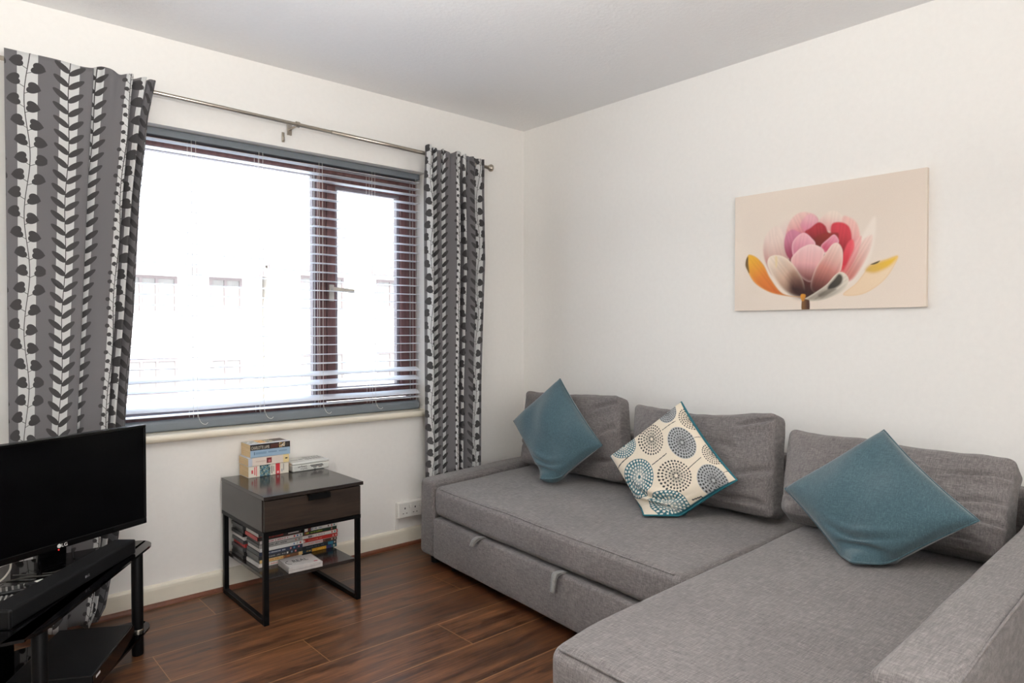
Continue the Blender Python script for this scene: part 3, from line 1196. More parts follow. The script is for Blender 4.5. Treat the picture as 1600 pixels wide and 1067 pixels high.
pillow('throw_pillow', 'cream pillow printed with grey and teal dandelion circles on the middle seat', (-.500, -1.436, .585), (-.03, -1, .0), (.40, .06, .90), .320, .288, .066, -.160, 4.0, .413, M_PATT, N=280, colour=dandelions, pipmat=M_TEALEDGE, wr=0.006)

# ------------------------------------------------------------------ canvas print
PY0, PY1, PZ0, PZ1 = -1.455, -2.242, 1.243, 1.762
HA = homog([(0, 1), (1, 1), (0, 0), (1, 0)], [(130, 275), (1310, 88), (122, 970), (1305, 945)])


def flower(U, W):
    x, y = hmap(HA, U, W)
    img = np.tile(s2l((233, 219, 205)), (len(U), 1))
    wv = 0.03 * np.sin(x * .004 + y * .003)
    img *= (1 + wv)[:, None]

    def petal(pts, c0, c1, p0, p1, soft=5, edge=None, ew=12, alpha=1.0, stripe=0.0, mid=None, fade=0.0):
        P = np.array(spline(pts, 6, True))
        lo, hi = P.min(0) - 25, P.max(0) + 25
        k = np.where((x > lo[0]) & (x < hi[0]) & (y > lo[1]) & (y < hi[1]))[0]
        if not len(k):
            return
        X_, Y_ = x[k], y[k]
        ins = np.zeros(len(k), bool)
        dm = np.full(len(k), 1e9)
        for i in range(len(P)):
            a, b = P[i - 1], P[i]
            cond = (a[1] > Y_) != (b[1] > Y_)
            with np.errstate(divide='ignore', invalid='ignore'):
                xi = (b[0] - a[0]) * (Y_ - a[1]) / (b[1] - a[1] + 1e-12) + a[0]
            ins ^= cond & (X_ < xi)
            d = b - a
            t = np.clip(((X_ - a[0]) * d[0] + (Y_ - a[1]) * d[1]) / (d @ d + 1e-9), 0, 1)
            dm = np.minimum(dm, np.hypot(X_ - a[0] - t * d[0], Y_ - a[1] - t * d[1]))
        sd = np.where(ins, dm, -dm)
        al = sstep(-soft, soft, sd) * alpha
        p0, p1 = np.array(p0, float), np.array(p1, float)
        d = p1 - p0
        t = np.clip(((X_ - p0[0]) * d[0] + (Y_ - p0[1]) * d[1]) / (d @ d), 0, 1)
        A0, A1 = s2l(c0), s2l(c1)
        al = al * (1 - fade * t)
        if mid is not None:
            Am = s2l(mid)
            c = np.where(t[:, None] < .5, A0 + (Am - A0) * (t[:, None] * 2), Am + (A1 - Am) * (t[:, None] * 2 - 1))
        else:
            ts = t * t * (3 - 2 * t)
            c = A0 + (A1 - A0) * ts[:, None]
        if stripe:
            cr = ((X_ - p0[0]) * d[1] - (Y_ - p0[1]) * d[0]) / np.linalg.norm(d)
            c = c * (1 + stripe * np.sin(cr * .22 + 2 * np.sin(cr * .07)) * (1 - .4 * t))[:, None]
        if edge is not None:
            e = np.exp(-(np.maximum(sd, 0) / ew) ** 2)
            c = c + (s2l(edge) - c) * (e * 0.6)[:, None]
        img[k] = img[k] + (c - img[k]) * al[:, None]

    # soft ghost petals
    petal([(985, 390), (985, 540), (945, 670), (850, 790), (770, 790), (880, 560)], (236, 224, 212), (240, 228, 216), (800, 780), (980, 420), 14)
    petal([(400, 420), (460, 380), (520, 360), (500, 460), (420, 520)], (226, 200, 194), (236, 222, 208), (480, 500), (430, 390), 22)
    # right leaf
    petal([(1128, 632), (1060, 652), (965, 684), (925, 730), (870, 800), (790, 868), (870, 875), (950, 850), (1040, 785), (1100, 705)], (234, 208, 176), (238, 214, 182), (830, 850), (1100, 660), 4, (226, 190, 140), 6)
    petal([(1126, 633), (1060, 653), (965, 684), (930, 722), (985, 735), (1060, 705), (1105, 670)], (212, 170, 84), (232, 188, 60), (940, 730), (1110, 640), 16)
    petal([(960, 684), (985, 672), (1018, 660), (1005, 675), (980, 684)], (70, 60, 50), (90, 80, 50), (960, 684), (1018, 660), 3)
    # left outer
    petal([(300, 610), (308, 530), (345, 470), (400, 455), (440, 560), (430, 700), (370, 760), (322, 690)], (186, 120, 112), (236, 216, 204), (380, 740), (350, 470), 8, None, 12, 1, .05)
    petal([(330, 600), (350, 530), (375, 500), (420, 540), (455, 640), (400, 700), (345, 660)], (196, 150, 140), (234, 212, 200), (420, 690), (370, 500), 6, None, 10, 1, .04)
    # back row
    petal([(440, 500), (470, 410), (530, 365), (600, 372), (640, 410), (620, 470), (540, 520), (470, 560)], (206, 110, 124), (236, 200, 190), (560, 520), (490, 370), 7, None, 10, 1, .06)
    petal([(530, 440), (560, 390), (600, 375), (636, 410), (620, 460), (570, 490)], (214, 130, 150), (232, 178, 186), (580, 490), (600, 380), 8, None, 10, .9, .05)
    petal([(640, 430), (680, 375), (735, 352), (785, 385), (810, 440), (760, 480), (700, 480)], (224, 160, 158), (238, 222, 208), (720, 490), (740, 360), 9, None, 10, 1, .04)
    petal([(785, 405), (830, 395), (880, 440), (895, 540), (870, 640), (820, 700), (790, 600)], (206, 90, 106), (236, 190, 180), (810, 680), (850, 400), 9, None, 10, 1, .06)
    petal([(972, 500), (965, 580), (925, 670), (860, 770), (810, 790), (775, 740), (830, 640), (900, 540)], (196, 120, 110), (236, 208, 196), (800, 770), (960, 500), 6, (240, 226, 214), 10, 1, .07)
    petal([(905, 510), (880, 620), (820, 720), (770, 740), (790, 660), (850, 560)], (206, 110, 108), (232, 176, 172), (780, 740), (900, 510), 6, None, 10, 1, .07)
    # deep red heart
    petal([(720, 440), (780, 425), (830, 455), (845, 530), (830, 620), (800, 690), (750, 650), (720, 540)], (120, 22, 26), (204, 62, 74), (760, 650), (790, 430), 7, None, 10, 1, .08)
    petal([(815, 560), (850, 530), (860, 580), (835, 640), (790, 720), (780, 660)], (200, 44, 60), (224, 84, 96), (790, 700), (850, 540), 8, None, 10, .9)
    petal([(556, 490), (590, 460), (640, 425), (680, 445), (705, 490), (760, 490), (750, 540), (680, 580), (620, 560)], (92, 22, 20), (172, 48, 58), (660, 580), (640, 430), 6, None, 10, 1, .10)
    petal([(600, 540), (650, 500), (720, 490), (760, 510), (740, 560), (660, 575), (630, 575)], (112, 36, 28), (140, 44, 34), (660, 575), (690, 490), 10)
    petal([(428, 560), (440, 500), (480, 470), (530, 490), (560, 500), (500, 560), (490, 640), (470, 660), (440, 620)], (142, 52, 76), (206, 130, 152), (490, 640), (450, 480), 6, None, 10, 1, .08)
    petal([(420, 700), (480, 640), (600, 620), (740, 640), (770, 740), (720, 830), (600, 885), (520, 885), (450, 820)], (60, 24, 18), (120, 50, 46), (560, 880), (600, 640), 12)
    # inner front
    petal([(478, 610), (480, 550), (515, 505), (555, 490), (595, 520), (620, 565), (560, 640), (500, 660)], (196, 110, 132), (232, 172, 182), (520, 650), (550, 490), 4, (236, 192, 196), 9, 1, .05)
    petal([(655, 570), (700, 525), (738, 500), (765, 545), (720, 600), (675, 610)], (196, 84, 108), (226, 150, 168), (680, 600), (745, 500), 4, (232, 180, 186), 8, 1, .05)
    petal([(470, 665), (510, 600), (560, 568), (605, 560), (655, 580), (674, 612), (650, 700), (600, 790), (530, 760)], (112, 52, 44), (238, 200, 198), (570, 790), (590, 560), 4, (240, 210, 204), 10, 1, .04, (222, 166, 166))
    petal([(590, 815), (620, 710), (680, 620), (725, 560), (762, 554), (788, 600), (785, 690), (760, 750), (690, 830), (620, 860)], (96, 42, 32), (236, 208, 196), (610, 850), (750, 560), 4, (238, 212, 200), 9, 1, .06, (196, 128, 118))
    petal([(330, 700), (330, 650), (360, 628), (410, 630), (460, 660), (510, 720), (550, 800), (545, 880), (450, 862), (385, 800)], (84, 44, 32), (234, 218, 200), (530, 860), (360, 640), 4, (238, 226, 208), 10, 1, .07, (196, 162, 140))
    petal([(372, 636), (386, 640), (384, 690), (376, 700)], (226, 204, 150), (230, 208, 150), (375, 640), (380, 700), 5, None, 8, .7)
    petal([(455, 760), (490, 710), (570, 690), (660, 685), (735, 700), (740, 790), (660, 850), (560, 892), (470, 862)], (48, 18, 14), (140, 72, 62), (560, 850), (600, 680), 30, None, 10, 1.0, .10, (86, 36, 28), 1.0)
    # left orange leaf
    petal([(192, 680), (200, 640), (216, 622), (260, 640), (305, 690), (345, 770), (420, 862), (530, 884), (440, 878), (340, 856), (255, 806), (212, 745)], (196, 96, 40), (230, 176, 52), (400, 860), (220, 630), 4, (214, 180, 120), 6, 1, .05, (214, 124, 50))
    petal([(190, 690), (196, 650), (206, 636), (208, 680), (214, 735), (204, 725)], (96, 76, 50), (120, 90, 40), (200, 640), (206, 730), 4)
    # right lower leaf, dark fold
    petal([(548, 905), (620, 856), (690, 806), (738, 752), (775, 730), (806, 742), (826, 780), (800, 838), (740, 875), (650, 905)], (150, 140, 128), (216, 206, 190), (640, 900), (815, 770), 4, (226, 216, 198), 9, 1, .10)
    petal([(700, 815), (735, 775), (765, 742), (788, 760), (780, 800), (740, 830), (700, 838)], (50, 44, 38), (74, 66, 56), (700, 830), (780, 750), 9)
    petal([(640, 868), (700, 836), (750, 836), (700, 866), (650, 884)], (96, 88, 78), (120, 112, 100), (640, 880), (750, 836), 9, None, 8, .8)
    # stem
    petal([(536, 905), (548, 896), (572, 900), (584, 910), (581, 968), (537, 968)], (74, 46, 30), (120, 84, 44), (575, 930), (540, 930), 3)
    petal([(528, 880), (536, 866), (560, 872), (548, 908), (534, 904)], (206, 140, 40), (180, 120, 40), (530, 880), (550, 900), 4)
    return img


cv = thing('canvas_print', (-0.011, (PY0 + PY1) / 2, PZ0), 'unframed canvas print of a pink and white water lily on the plain wall', 'picture')
mk('canvas', bb((-0.0105, (PY0 + PY1) / 2, (PZ0 + PZ1) / 2), (0.019, abs(PY1 - PY0), PZ1 - PZ0), 0.002), plain('cream_canvas_edge', rgb(226, 214, 200), 0.8, 0.03, 200), cv)
V, F, U, W = plate((-0.0204, PY0, PZ0), (0, -1, 0), (0, 0, 1), PY0 - PY1, PZ1 - PZ0, 340, 226)
mk('print', (V, F), M_ART, cv, cols=flower(U, W))

# ------------------------------------------------------------------ socket
so = thing('power_socket', (-0.83, -0.017, 0.16), 'white triple wall socket on the wall above the skirting by the sofa end', 'socket')
mk('back_box', bbx(-0.931, -0.715, -0.034, -0.001, 0.156, 0.238, .004), M_WHITEPL, so)
mk('faceplate', bbx(-0.929, -0.717, -0.040, -0.034, 0.158, 0.236, .002), M_WHITEPL, so)
for i in range(3):
    cx = -0.893 + i * 0.064
    ou = mk('outlet', bbx(cx - .020, cx + .020, -.0406, -.0398, .170, .216, .0003), M_WHITEPL, so)
    for q in (box(cx - .003, cx + .003, -.0415, -.0402, .202, .211), box(cx - .014, cx - .007, -.0415, -.0402, .178, .1815), box(cx + .007, cx + .014, -.0415, -.0402, .178, .1815)):
        mk('pin_hole', q, M_DARK, ou)
    if i < 2:
        mk('switch', bb((cx + .032, -.042, .214), (.013, .007, .020), .002, up=(0, .25, 1)), M_WHITEPL, so)
ct = mk('trunking', bbx(-0.931, -0.910, -0.012, -0.001, 0.091, 0.1555, .002), M_WHITEPL, so)

# ------------------------------------------------------------------ bedside table
TX0, TX1, TYF, TYB, TH = -1.838, -1.416, -0.512, -0.040, 0.508
tb = thing('bedside_table', (-1.627, -0.28, 0), 'black-brown bedside table with one drawer and thin metal frame under the window', 'table')
mk('tabletop', bbx(TX0 - .002, TX1 + .008, TYF - .006, TYB, TH - .015, TH, .002), M_TABLE, tb)
mk('body', J(bbx(TX0, TX0 + .016, TYF + .020, TYB, .366, TH - .0155, .001), bbx(TX1 - .016, TX1, TYF + .020, TYB, .366, TH - .0155, .001),
             box(TX0 + .016, TX1 - .016, TYB - .012, TYB, .366, TH - .0155), box(TX0 + .016, TX1 - .016, TYF + .020, TYB - .012, .366, .374)), M_TABLE, tb)
mk('bottom_rail', J(box(TX0, TX1, TYF + .004, TYF + .022, .350, .3655), box(TX0, TX0 + .018, TYF + .022, TYB, .350, .3655),
                    box(TX1 - .018, TX1, TYF + .022, TYB, .350, .3655), box(TX0 + .018, TX1 - .018, TYB - .018, TYB, .350, .3655)), M_BLACKMETAL, tb)
dr = mk('drawer', J(bbx(TX0 + .003, TX1 - .003, TYF, TYF + .019, .368, TH - .019, .0015), box(TX0 + .03, TX1 - .03, TYF + .019, TYB - .05, .378, .47)), M_DRAWER, tb)
mk('handle', J(bbx(-1.662, -1.566, TYF - .016, TYF - .0005, .484, .4885, .001), bbx(-1.662, -1.566, TYF - .019, TYF - .015, .468, .4885, .001)), M_BLACKMETAL, dr)
for x in (TX0 + .001, TX1 - .021):
    mk('leg_frame', J(bbx(x, x + .020, TYF + .004, TYF + .024, .0, .350, .0015), bbx(x, x + .020, TYB - .024, TYB - .004, .0, .350, .0015),
                      bbx(x, x + .020, TYF + .024, TYB - .024, .0, .020, .0015)), M_BLACKMETAL, tb)
mk('shelf', bbx(TX0 + .021, TX1 - .021, TYF + .018, TYB - .004, .163, .177, .001), M_TABLE, tb)

# ---- DVD cases
NUM = ['topmost', 'second down', 'third down', 'fourth down', 'fifth down', 'sixth down', 'seventh down', 'eighth down', 'ninth down', 'lowest']
M_CASEB = plain('black_case_plastic', rgb(30, 30, 31), 0.35, 0.1, 30)
M_CASEW = plain('white_case_plastic', rgb(206, 204, 200), 0.35, 0.05, 30)
M_CASER = plain('red_case_plastic', rgb(178, 44, 40), 0.35, 0.05, 30)
M_CASEG = plain('dark_grey_case_plastic', rgb(66, 68, 70), 0.35, 0.05, 30)


def spine_paint(U, W, bg, ink, blocks, seed):
    r = np.random.default_rng(seed)
    c = np.tile(s2l(bg), (len(U), 1))
    for (a, b, lo, hi, colr) in blocks:
        c[(U >= a) & (U <= b) & (W >= lo) & (W <= hi)] = s2l(colr)
    # a run of small upright strokes stands for the title, too small to read in the photo
    if ink is not None:
        p = r.uniform(.12, .2)
        end = r.uniform(.55, .7)
        while p < end:
            w = r.uniform(.010, .022)
            if r.random() > .16:
                k = (U >= p) & (U <= p + w) & (W > .30) & (W < r.uniform(.62, .74))
                c[k] = s2l(ink)
            p += w + .010
    return c


def disc(a, colr):
    return (a - .018, a + .018, .25, .78, colr)


def dvd(x0, y0, z0, w, d, t, bg, ink, blocks, casemat, label, group, seed, jx, jy):
    x0 += jx
    y0 += jy
    o = mk('dvd_case', bbx(x0, x0 + w, y0, y0 + d, z0 + .0003, z0 + t - .0003, .0012), casemat, loc=(x0 + w / 2, y0 + d / 2, z0))
    tag(o, label, 'DVD', group)
    V, F, U, W = plate((x0 + .001, y0 - .0005, z0 + .0012), (1, 0, 0), (0, 0, 1), w - .002, t - .0024, 110, 12)
    mk('spine', (V, F), M_PRINT, o, cols=spine_paint(U, W, bg, ink, blocks, seed))
    return o


ltop = [((196, 192, 188), (120, 118, 116), [disc(.9, (176, 60, 60))], M_CASEW, 'pale grey spine'),
        ((214, 210, 204), (176, 50, 46), [(0.0, .1, 0, 1, (90, 88, 86)), (.84, .92, .2, .8, (200, 120, 110))], M_CASEW, 'white spine and red title'),
        ((48, 44, 44), (190, 60, 50), [(.7, .95, .3, .7, (190, 186, 180))], M_CASER, 'black spine and red case end'),
        ((216, 212, 208), (180, 60, 80), [disc(.80, (190, 60, 64)), disc(.88, (60, 100, 150)), disc(.95, (120, 120, 120))], M_CASEB, 'red-lettered white spine'),
        ((168, 166, 164), (54, 52, 52), [disc(.85, (180, 110, 100)), disc(.93, (120, 118, 116))], M_CASEB, 'mid grey spine'),
        ((226, 226, 224), None, [disc(.78, (90, 130, 170)), disc(.86, (190, 180, 170)), disc(.93, (180, 70, 70))], M_CASEW, 'blank white spine'),
        ((44, 54, 78), (190, 196, 204), [disc(.72, (200, 130, 120)), disc(.80, (80, 150, 180)), disc(.91, (200, 120, 120))], M_CASEG, 'navy blue spine'),
        ((48, 50, 54), (150, 150, 150), [disc(.66, (220, 220, 214)), disc(.76, (120, 150, 170)), disc(.85, (210, 130, 130))], M_CASEG, 'dark grey spine'),
        ((214, 182, 122), (196, 116, 50), [(.55, .9, 0, 1, (120, 84, 60))], M_CASEG, 'sandy orange spine'),
        ((226, 220, 212), (206, 120, 120), [disc(.85, (190, 70, 80))], M_CASEW, 'white spine and pink title')]
rtop = [((190, 186, 184), (150, 60, 84), [disc(.82, (60, 60, 80)), disc(.90, (190, 70, 64)), disc(.97, (90, 80, 96))], M_CASEB, 'pale spine and purple title'),
        ((166, 168, 74), (60, 62, 40), [(.55, .8, .4, 1, (200, 140, 80)), (.0, 1, 0, .25, (50, 54, 40))], M_CASEB, 'yellow green spine'),
        ((42, 44, 46), (96, 100, 110), [(.70, .76, .1, .9, (190, 200, 214))], M_CASEB, 'charcoal spine'),
        ((220, 218, 212), (70, 110, 140), [(.10, .20, .0, 1, (110, 50, 44)), disc(.72, (90, 50, 46)), disc(.82, (180, 60, 60)), disc(.90, (50, 120, 120))], M_CASEB, 'white spine pushed sideways'),
        ((36, 62, 48), (176, 186, 60), [(.10, .20, .2, 1, (150, 70, 60)), disc(.86, (210, 120, 110))], M_CASEB, 'dark green spine'),
        ((222, 218, 212), (150, 140, 140), [(.18, .28, .1, .8, (60, 44, 40)), disc(.84, (190, 60, 50)), disc(.92, (60, 130, 130)), (.97, 1, 0, 1, (190, 50, 44))], M_CASER, 'white spine and red edge'),
        ((186, 52, 46), (214, 130, 110), [(.02, .1, .1, .9, (220, 190, 180)), disc(.88, (214, 180, 170)), disc(.96, (214, 190, 180))], M_CASER, 'bright red spine'),
        ((196, 184, 180), (200, 110, 110), [(.6, 1, 0, 1, (84, 60, 46)), disc(.86, (200, 190, 180)), disc(.95, (190, 180, 170))], M_CASEW, 'cream and brown spine'),
        ((34, 40, 46), (90, 96, 104), [(.76, .9, 0, 1, (50, 120, 146)), disc(.95, (200, 200, 190))], M_CASEB, 'black and teal spine'),
        ((206, 150, 44), (226, 180, 90), [(.0, .3, 0, 1, (40, 60, 70)), (.70, .84, 0, 1, (60, 62, 110)), (.84, 1, 0, 1, (46, 96, 110)), disc(.92, (210, 200, 160))], M_CASEB, 'orange and blue spine')]
HT = 0.0158
for i, (bg, ink, bk, cm, desc) in enumerate(ltop):
    z = 0.177 + (9 - i) * HT
    dvd(-1.800, -0.345, z, .188, .135, HT, bg, ink, bk, cm, 'DVD with %s, %s in the front left stack' % (desc, NUM[i]), 'DVDs in the front left stack', 20 + i,
        [0.0, .004, .000, .008, .006, .010, .006, .004, .008, .004][i], random.uniform(-.003, .003))
for i, (bg, ink, bk, cm, desc) in enumerate(rtop):
    z = 0.177 + (9 - i) * HT
    dvd(-1.596, -0.298, z, .158 if i == 3 else .172, .135, HT, bg, ink, bk, cm, 'DVD with %s, %s in the right stack' % (desc, NUM[i]), 'DVDs in the right stack', 40 + i,
        [.004, .000, .000, .020, .004, .008, .006, .004, .002, .004][i], random.uniform(-.003, .003))
back = [(M_CASEG, 'dark grey'), (M_CASEB, 'black'), (M_CASEB, 'black'), (M_CASEW, 'pale grey'), (M_CASEG, 'dark grey'), (M_CASER, 'red-edged'), (M_CASEG, 'dark grey'), (M_CASEB, 'black'), (M_CASEB, 'black')]
NB = NUM[:8] + ['lowest']
for i, (cm, desc) in enumerate(back):
    z = 0.177 + (8 - i) * HT
    x = -1.805 + [.0, .004, .0, .006, .002, .010, .0, .004, .0][i]
    o = mk('dvd_case', bbx(x, x + .185, -0.196, -0.062, z + .0003, z + HT - .0003, .0012), cm, loc=(x + .09, -.13, z))
    tag(o, '%s DVD case seen end-on by the wall, %s in the rear stack' % (desc, NB[i]), 'DVD', 'DVDs in the rear stack')

# ---- CDs in front
M_CLEAR = plain('clear_scratched_case', rgb(176, 172, 170), 0.15, 0.08, 60)
M_CDCARD = plain('pale_cd_inlay', rgb(206, 202, 200), 0.3, 0.06, 40)
M_INK = plain('black_print_ink', rgb(34, 32, 32), 0.5, 0.05, 40)
M_PINK = plain('magenta_sticker', rgb(186, 44, 84), 0.5, 0.05, 40)
CDc, CDa = np.array([-1.655, -0.432]), -0.06
cex = np.array([math.cos(CDa), math.sin(CDa), 0])
cey = np.array([-math.sin(CDa) + .10, math.cos(CDa), 0])
cey /= np.linalg.norm(cey)
for i in range(2):
    z = 0.177 + i * .0115
    c = np.array([CDc[0], CDc[1], z + .0056])
    o = thing('cd_case', (c[0], c[1], z), ['lower CD case under the titled one on the shelf front', 'upper CD case with pale cover and black title lying on the shelf front'][i], 'CD', 'CD cases lying on the shelf')
    mk('case', bb(c, (.142, .125, .0105), .001, ax=cex), M_CLEAR, o)
    mk('inlay', bb(c + np.array([0, 0, .0053]), (.132, .118, .0008), .0002, ax=cex), M_CDCARD, o)
    if i == 1:
        zt = np.array([0, 0, z + .0114])
        b0 = np.array([*CDc, 0]) + zt
        ey = np.array([-cex[1], cex[0], 0])
        mk('lettering', text_geo('REAL', b0 - .030 * cex - .008 * ey, cex, ey, .062, .030, .0003), M_INK, o)
        arc_pts = [b0 + .036 * (-cex) + .024 * (cex * math.cos(a) + ey * math.sin(a)) for a in np.linspace(1.9, 4.4, 12)]
        mk('logo', tube(arc_pts, .0012, 6), M_INK, o)
        mk('sticker', bb(b0 + .050 * cex - .040 * ey, (.016, .008, .0006), .0002, ax=cex), M_PINK, o)

# ---- books on the table top
def book(label, x0, x1, yf, yb, z0, h, spine_cols, cover, seed):
    o = thing('paperback_book', ((x0 + x1) / 2, (yf + yb) / 2, z0), label, 'book', 'paperbacks stacked on the bedside table')
    mk('pages', bbx(x0 + .001, x1 - .001, yf + .003, yb - .001, z0 + .0015, z0 + h - .0015, .001), M_PAGES, o)
    V1, F1, U1, W1 = plate((x0, yf + .001, z0 + h - .0006), (1, 0, 0), (0, 1, 0), x1 - x0, yb - yf - .001, 60, 36)
    V2, F2, U2, W2 = plate((x0, yf, z0 + .0004), (1, 0, 0), (0, 0, 1), x1 - x0, h - .001, 120, 40)
    cc = cover(U1, W1)
    cs = spine_cols(U2, W2)
    V3, F3, U3, W3 = plate((x0, yb, z0 + .0006), (1, 0, 0), (0, -1, 0), x1 - x0, yb - yf - .001, 6, 6)
    cb = np.tile(s2l((210, 204, 196)), (len(U3), 1))
    a = mk('cover', (np.vstack([V1, V3]), np.vstack([F1, F3[:, ::-1] + len(V1)])), M_PRINT, o, cols=np.vstack([cc, cb]))
    md = a.modifiers.new('card', 'SOLIDIFY')
    md.thickness = .0005
    b = mk('spine', (V2, F2), M_PRINT, o, cols=cs)
    md = b.modifiers.new('card', 'SOLIDIFY')
    md.thickness = .0005
    return o, b


def fill(U, W, bg, blocks):
    c = np.tile(s2l(bg), (len(U), 1))
    for (a, b, lo, hi, colr) in blocks:
        c[(U >= a) & (U <= b) & (W >= lo) & (W <= hi)] = s2l(colr)
    return c


def blotch(U, W, c, a, b, lo, hi, pal, seed):
    r = np.random.default_rng(seed)
    k = np.where((U >= a) & (U <= b) & (W >= lo) & (W <= hi))[0]
    f = np.sin(U[k] * 71 + seed) * np.sin(W[k] * 9 + 2 * seed) + np.sin(U[k] * 37 - W[k] * 13)
    q = np.clip(((f + 2) / 4 * len(pal)).astype(int), 0, len(pal) - 1)
    c[k] = s2l(np.array(pal)[q])
    return c


BX, BXR, BYF, BYB = -1.752, -1.574, -.135, -.024
Z0 = TH
pal1 = [(40, 60, 66), (70, 110, 130), (130, 160, 160), (60, 80, 70), (190, 190, 180)]
o, sp = book('thick white-spined paperback with a red stripe, at the foot of the three-book stack', BX - .004, BXR, BYF, BYB, Z0, .050,
             lambda U, W: blotch(U, W, fill(U, W, (226, 220, 206), [(.67, .78, 0, 1, (206, 58, 66)), (.14, .16, .2, .9, (206, 90, 96)), (.18, .21, .1, .95, (214, 120, 120)),
                                                                (.07, .11, .35, .65, (206, 80, 86)), (.56, .585, .15, .85, (120, 116, 112)), (.61, .625, .3, .8, (120, 116, 112)), (.70, .75, .1, .3, (236, 200, 196)),
                                                                (.82, .84, .2, .45, (96, 110, 130)), (.86, .88, .3, .9, (140, 136, 130))]), .27, .53, 0, 1, pal1, 3),
             lambda U, W: fill(U, W, (220, 214, 204), []), 1)
Z1 = Z0 + .0505
o, sp = book('cream paperback with a small red flower on its spine, middle of the three-book stack', BX - .006, BXR, BYF - .004, BYB, Z1, .036,
             lambda U, W: fill(U, W, (222, 208, 196), [(0, .1, 0, 1, (190, 196, 206)), (.85, 1, 0, 1, (228, 206, 150)), (.44, .57, .2, .85, (120, 50, 48)), (.48, .54, .3, .6, (190, 110, 110)), (.18, .42, .45, .58, (206, 184, 172)), (.90, .96, .45, .6, (60, 56, 50))]),
             lambda U, W: fill(U, W, (210, 212, 216), []), 2)
Z2 = Z1 + .0365


def top_cover(U, W):
    c = fill(U, W, (206, 208, 214), [(.68, 1, .35, 1, (84, 62, 56)), (.0, .30, .25, 1, (196, 196, 190))])
    c = blotch(U, W, c, .30, .48, .25, 1, [(222, 150, 70), (232, 190, 110), (226, 170, 90)], 5)
    c = blotch(U, W, c, .48, .68, .2, 1, [(150, 148, 120), (206, 200, 170), (110, 108, 100), (214, 210, 200)], 6)
    c = blotch(U, W, c, .02, .28, .3, .9, [(196, 196, 190), (150, 154, 150), (214, 214, 206), (206, 206, 200)], 8)
    return c


o, sp = book('chunky paperback with a black and blue spine on top of the three-book stack', BX + .004, BXR + .006, BYF - .002, BYB, Z2, .058,
             lambda U, W: blotch(U, W, fill(U, W, (152, 178, 200), [(0, 1, .56, 1, (34, 30, 30)), (.50, .70, .60, .92, (84, 46, 40)), (.09, .11, .18, .42, (90, 116, 140)), (.13, .40, .22, .40, (126, 154, 180)), (.44, .66, .26, .36, (120, 146, 172)), (.71, .92, .28, .37, (124, 150, 176)), (.90, .97, .66, .9, (60, 50, 46))]),
                                 .72, .87, .58, 1.0, [(210, 170, 80), (60, 50, 44), (220, 210, 190), (150, 110, 60)], 4), top_cover, 3)
mk('lettering', text_geo('CHARLOTTE LAMB', (BX + .008, BYF - .0036, Z2 + .036), (1, 0, 0), (0, 0, 1), .080, .014, .0004), plain('cream_print_ink', rgb(222, 214, 196), 0.5, 0.02, 20), sp)

# ---- keepsake tin
M_TIN = plain('pale_enamelled_tin', rgb(212, 213, 208), 0.28, 0.03, 40)
tn = thing('storage_tin', (-1.462, -.085, TH), 'flat white metal tin with dark lettering beside the paperback stack', 'tin')
TX, TXR, TY0_, TY1_ = -1.562, -1.380, -.150, -.026
mk('base', bbx(TX + .001, TXR - .001, TY0_ + .001, TY1_ - .001, TH, TH + .030, .006), M_TIN, tn)
ld = mk('lid', bbx(TX, TXR, TY0_, TY1_, TH + .030, TH + .043, .006), M_TIN, tn)
V, F, U, W = plate((TX + .008, TY0_ + .008, TH + .0434), (1, 0, 0), (0, 1, 0), TXR - TX - .016, TY1_ - TY0_ - .016, 70, 44)
c = fill(U, W, (206, 207, 202), [(.05, .25, .4, .55, (150, 150, 148)), (.3, .42, .45, .62, (120, 120, 118))])
c = blotch(U, W, c, .45, .98, .25, .9, [(206, 207, 202), (120, 118, 116), (190, 188, 184), (84, 82, 80)], 9)
mk('printed_top', (V, F), M_PRINT, ld, cols=c)
fy = TY0_ + .0006
ex, ez = (1, 0, 0), (0, 0, 1)
base_letters = J(text_geo('urban', (TX + .026, fy, TH + .018), ex, ez, .042, .010, .0004), text_geo('myth.', (TX + .038, fy, TH + .006), ex, ez, .036, .010, .0004))
mk('lettering', base_letters, M_INK, tn)
mk('printed_bars', J(box(TX + .086, TX + .146, fy - .0005, fy + .001, TH + .0205, TH + .0240), box(TX + .090, TX + .150, fy - .0005, fy + .001, TH + .0150, TH + .0185),
                     box(TX + .100, TX + .116, fy - .0005, fy + .001, TH + .0100, TH + .0130), box(TX + .126, TX + .142, fy - .0005, fy + .001, TH + .0095, TH + .0125),
                     box(TX + .104, TX + .113, fy - .0005, fy + .001, TH + .0030, TH + .0060)), M_INK, tn)

# ------------------------------------------------------------------ TV stand
u2, n2 = np.array([.561, .828]), np.array([-.828, .561])
MID = np.array([-2.438, -.689])


def sp2(a, b):
    return MID + u2 * a + n2 * b


def round_poly(pts, rads, k=6):
    out = []
    m = len(pts)
    for i in range(m):
        p, a, b = [np.array(q, float) for q in (pts[i], pts[i - 1], pts[(i + 1) % m])]
        d1 = (a - p) / np.linalg.norm(a - p)
        d2 = (b - p) / np.linalg.norm(b - p)
        s, e = p + d1 * rads[i], p + d2 * rads[i]
        for t in np.linspace(0, 1, k):
            out.append((1 - t) ** 2 * s + 2 * t * (1 - t) * p + t * t * e)
    return out


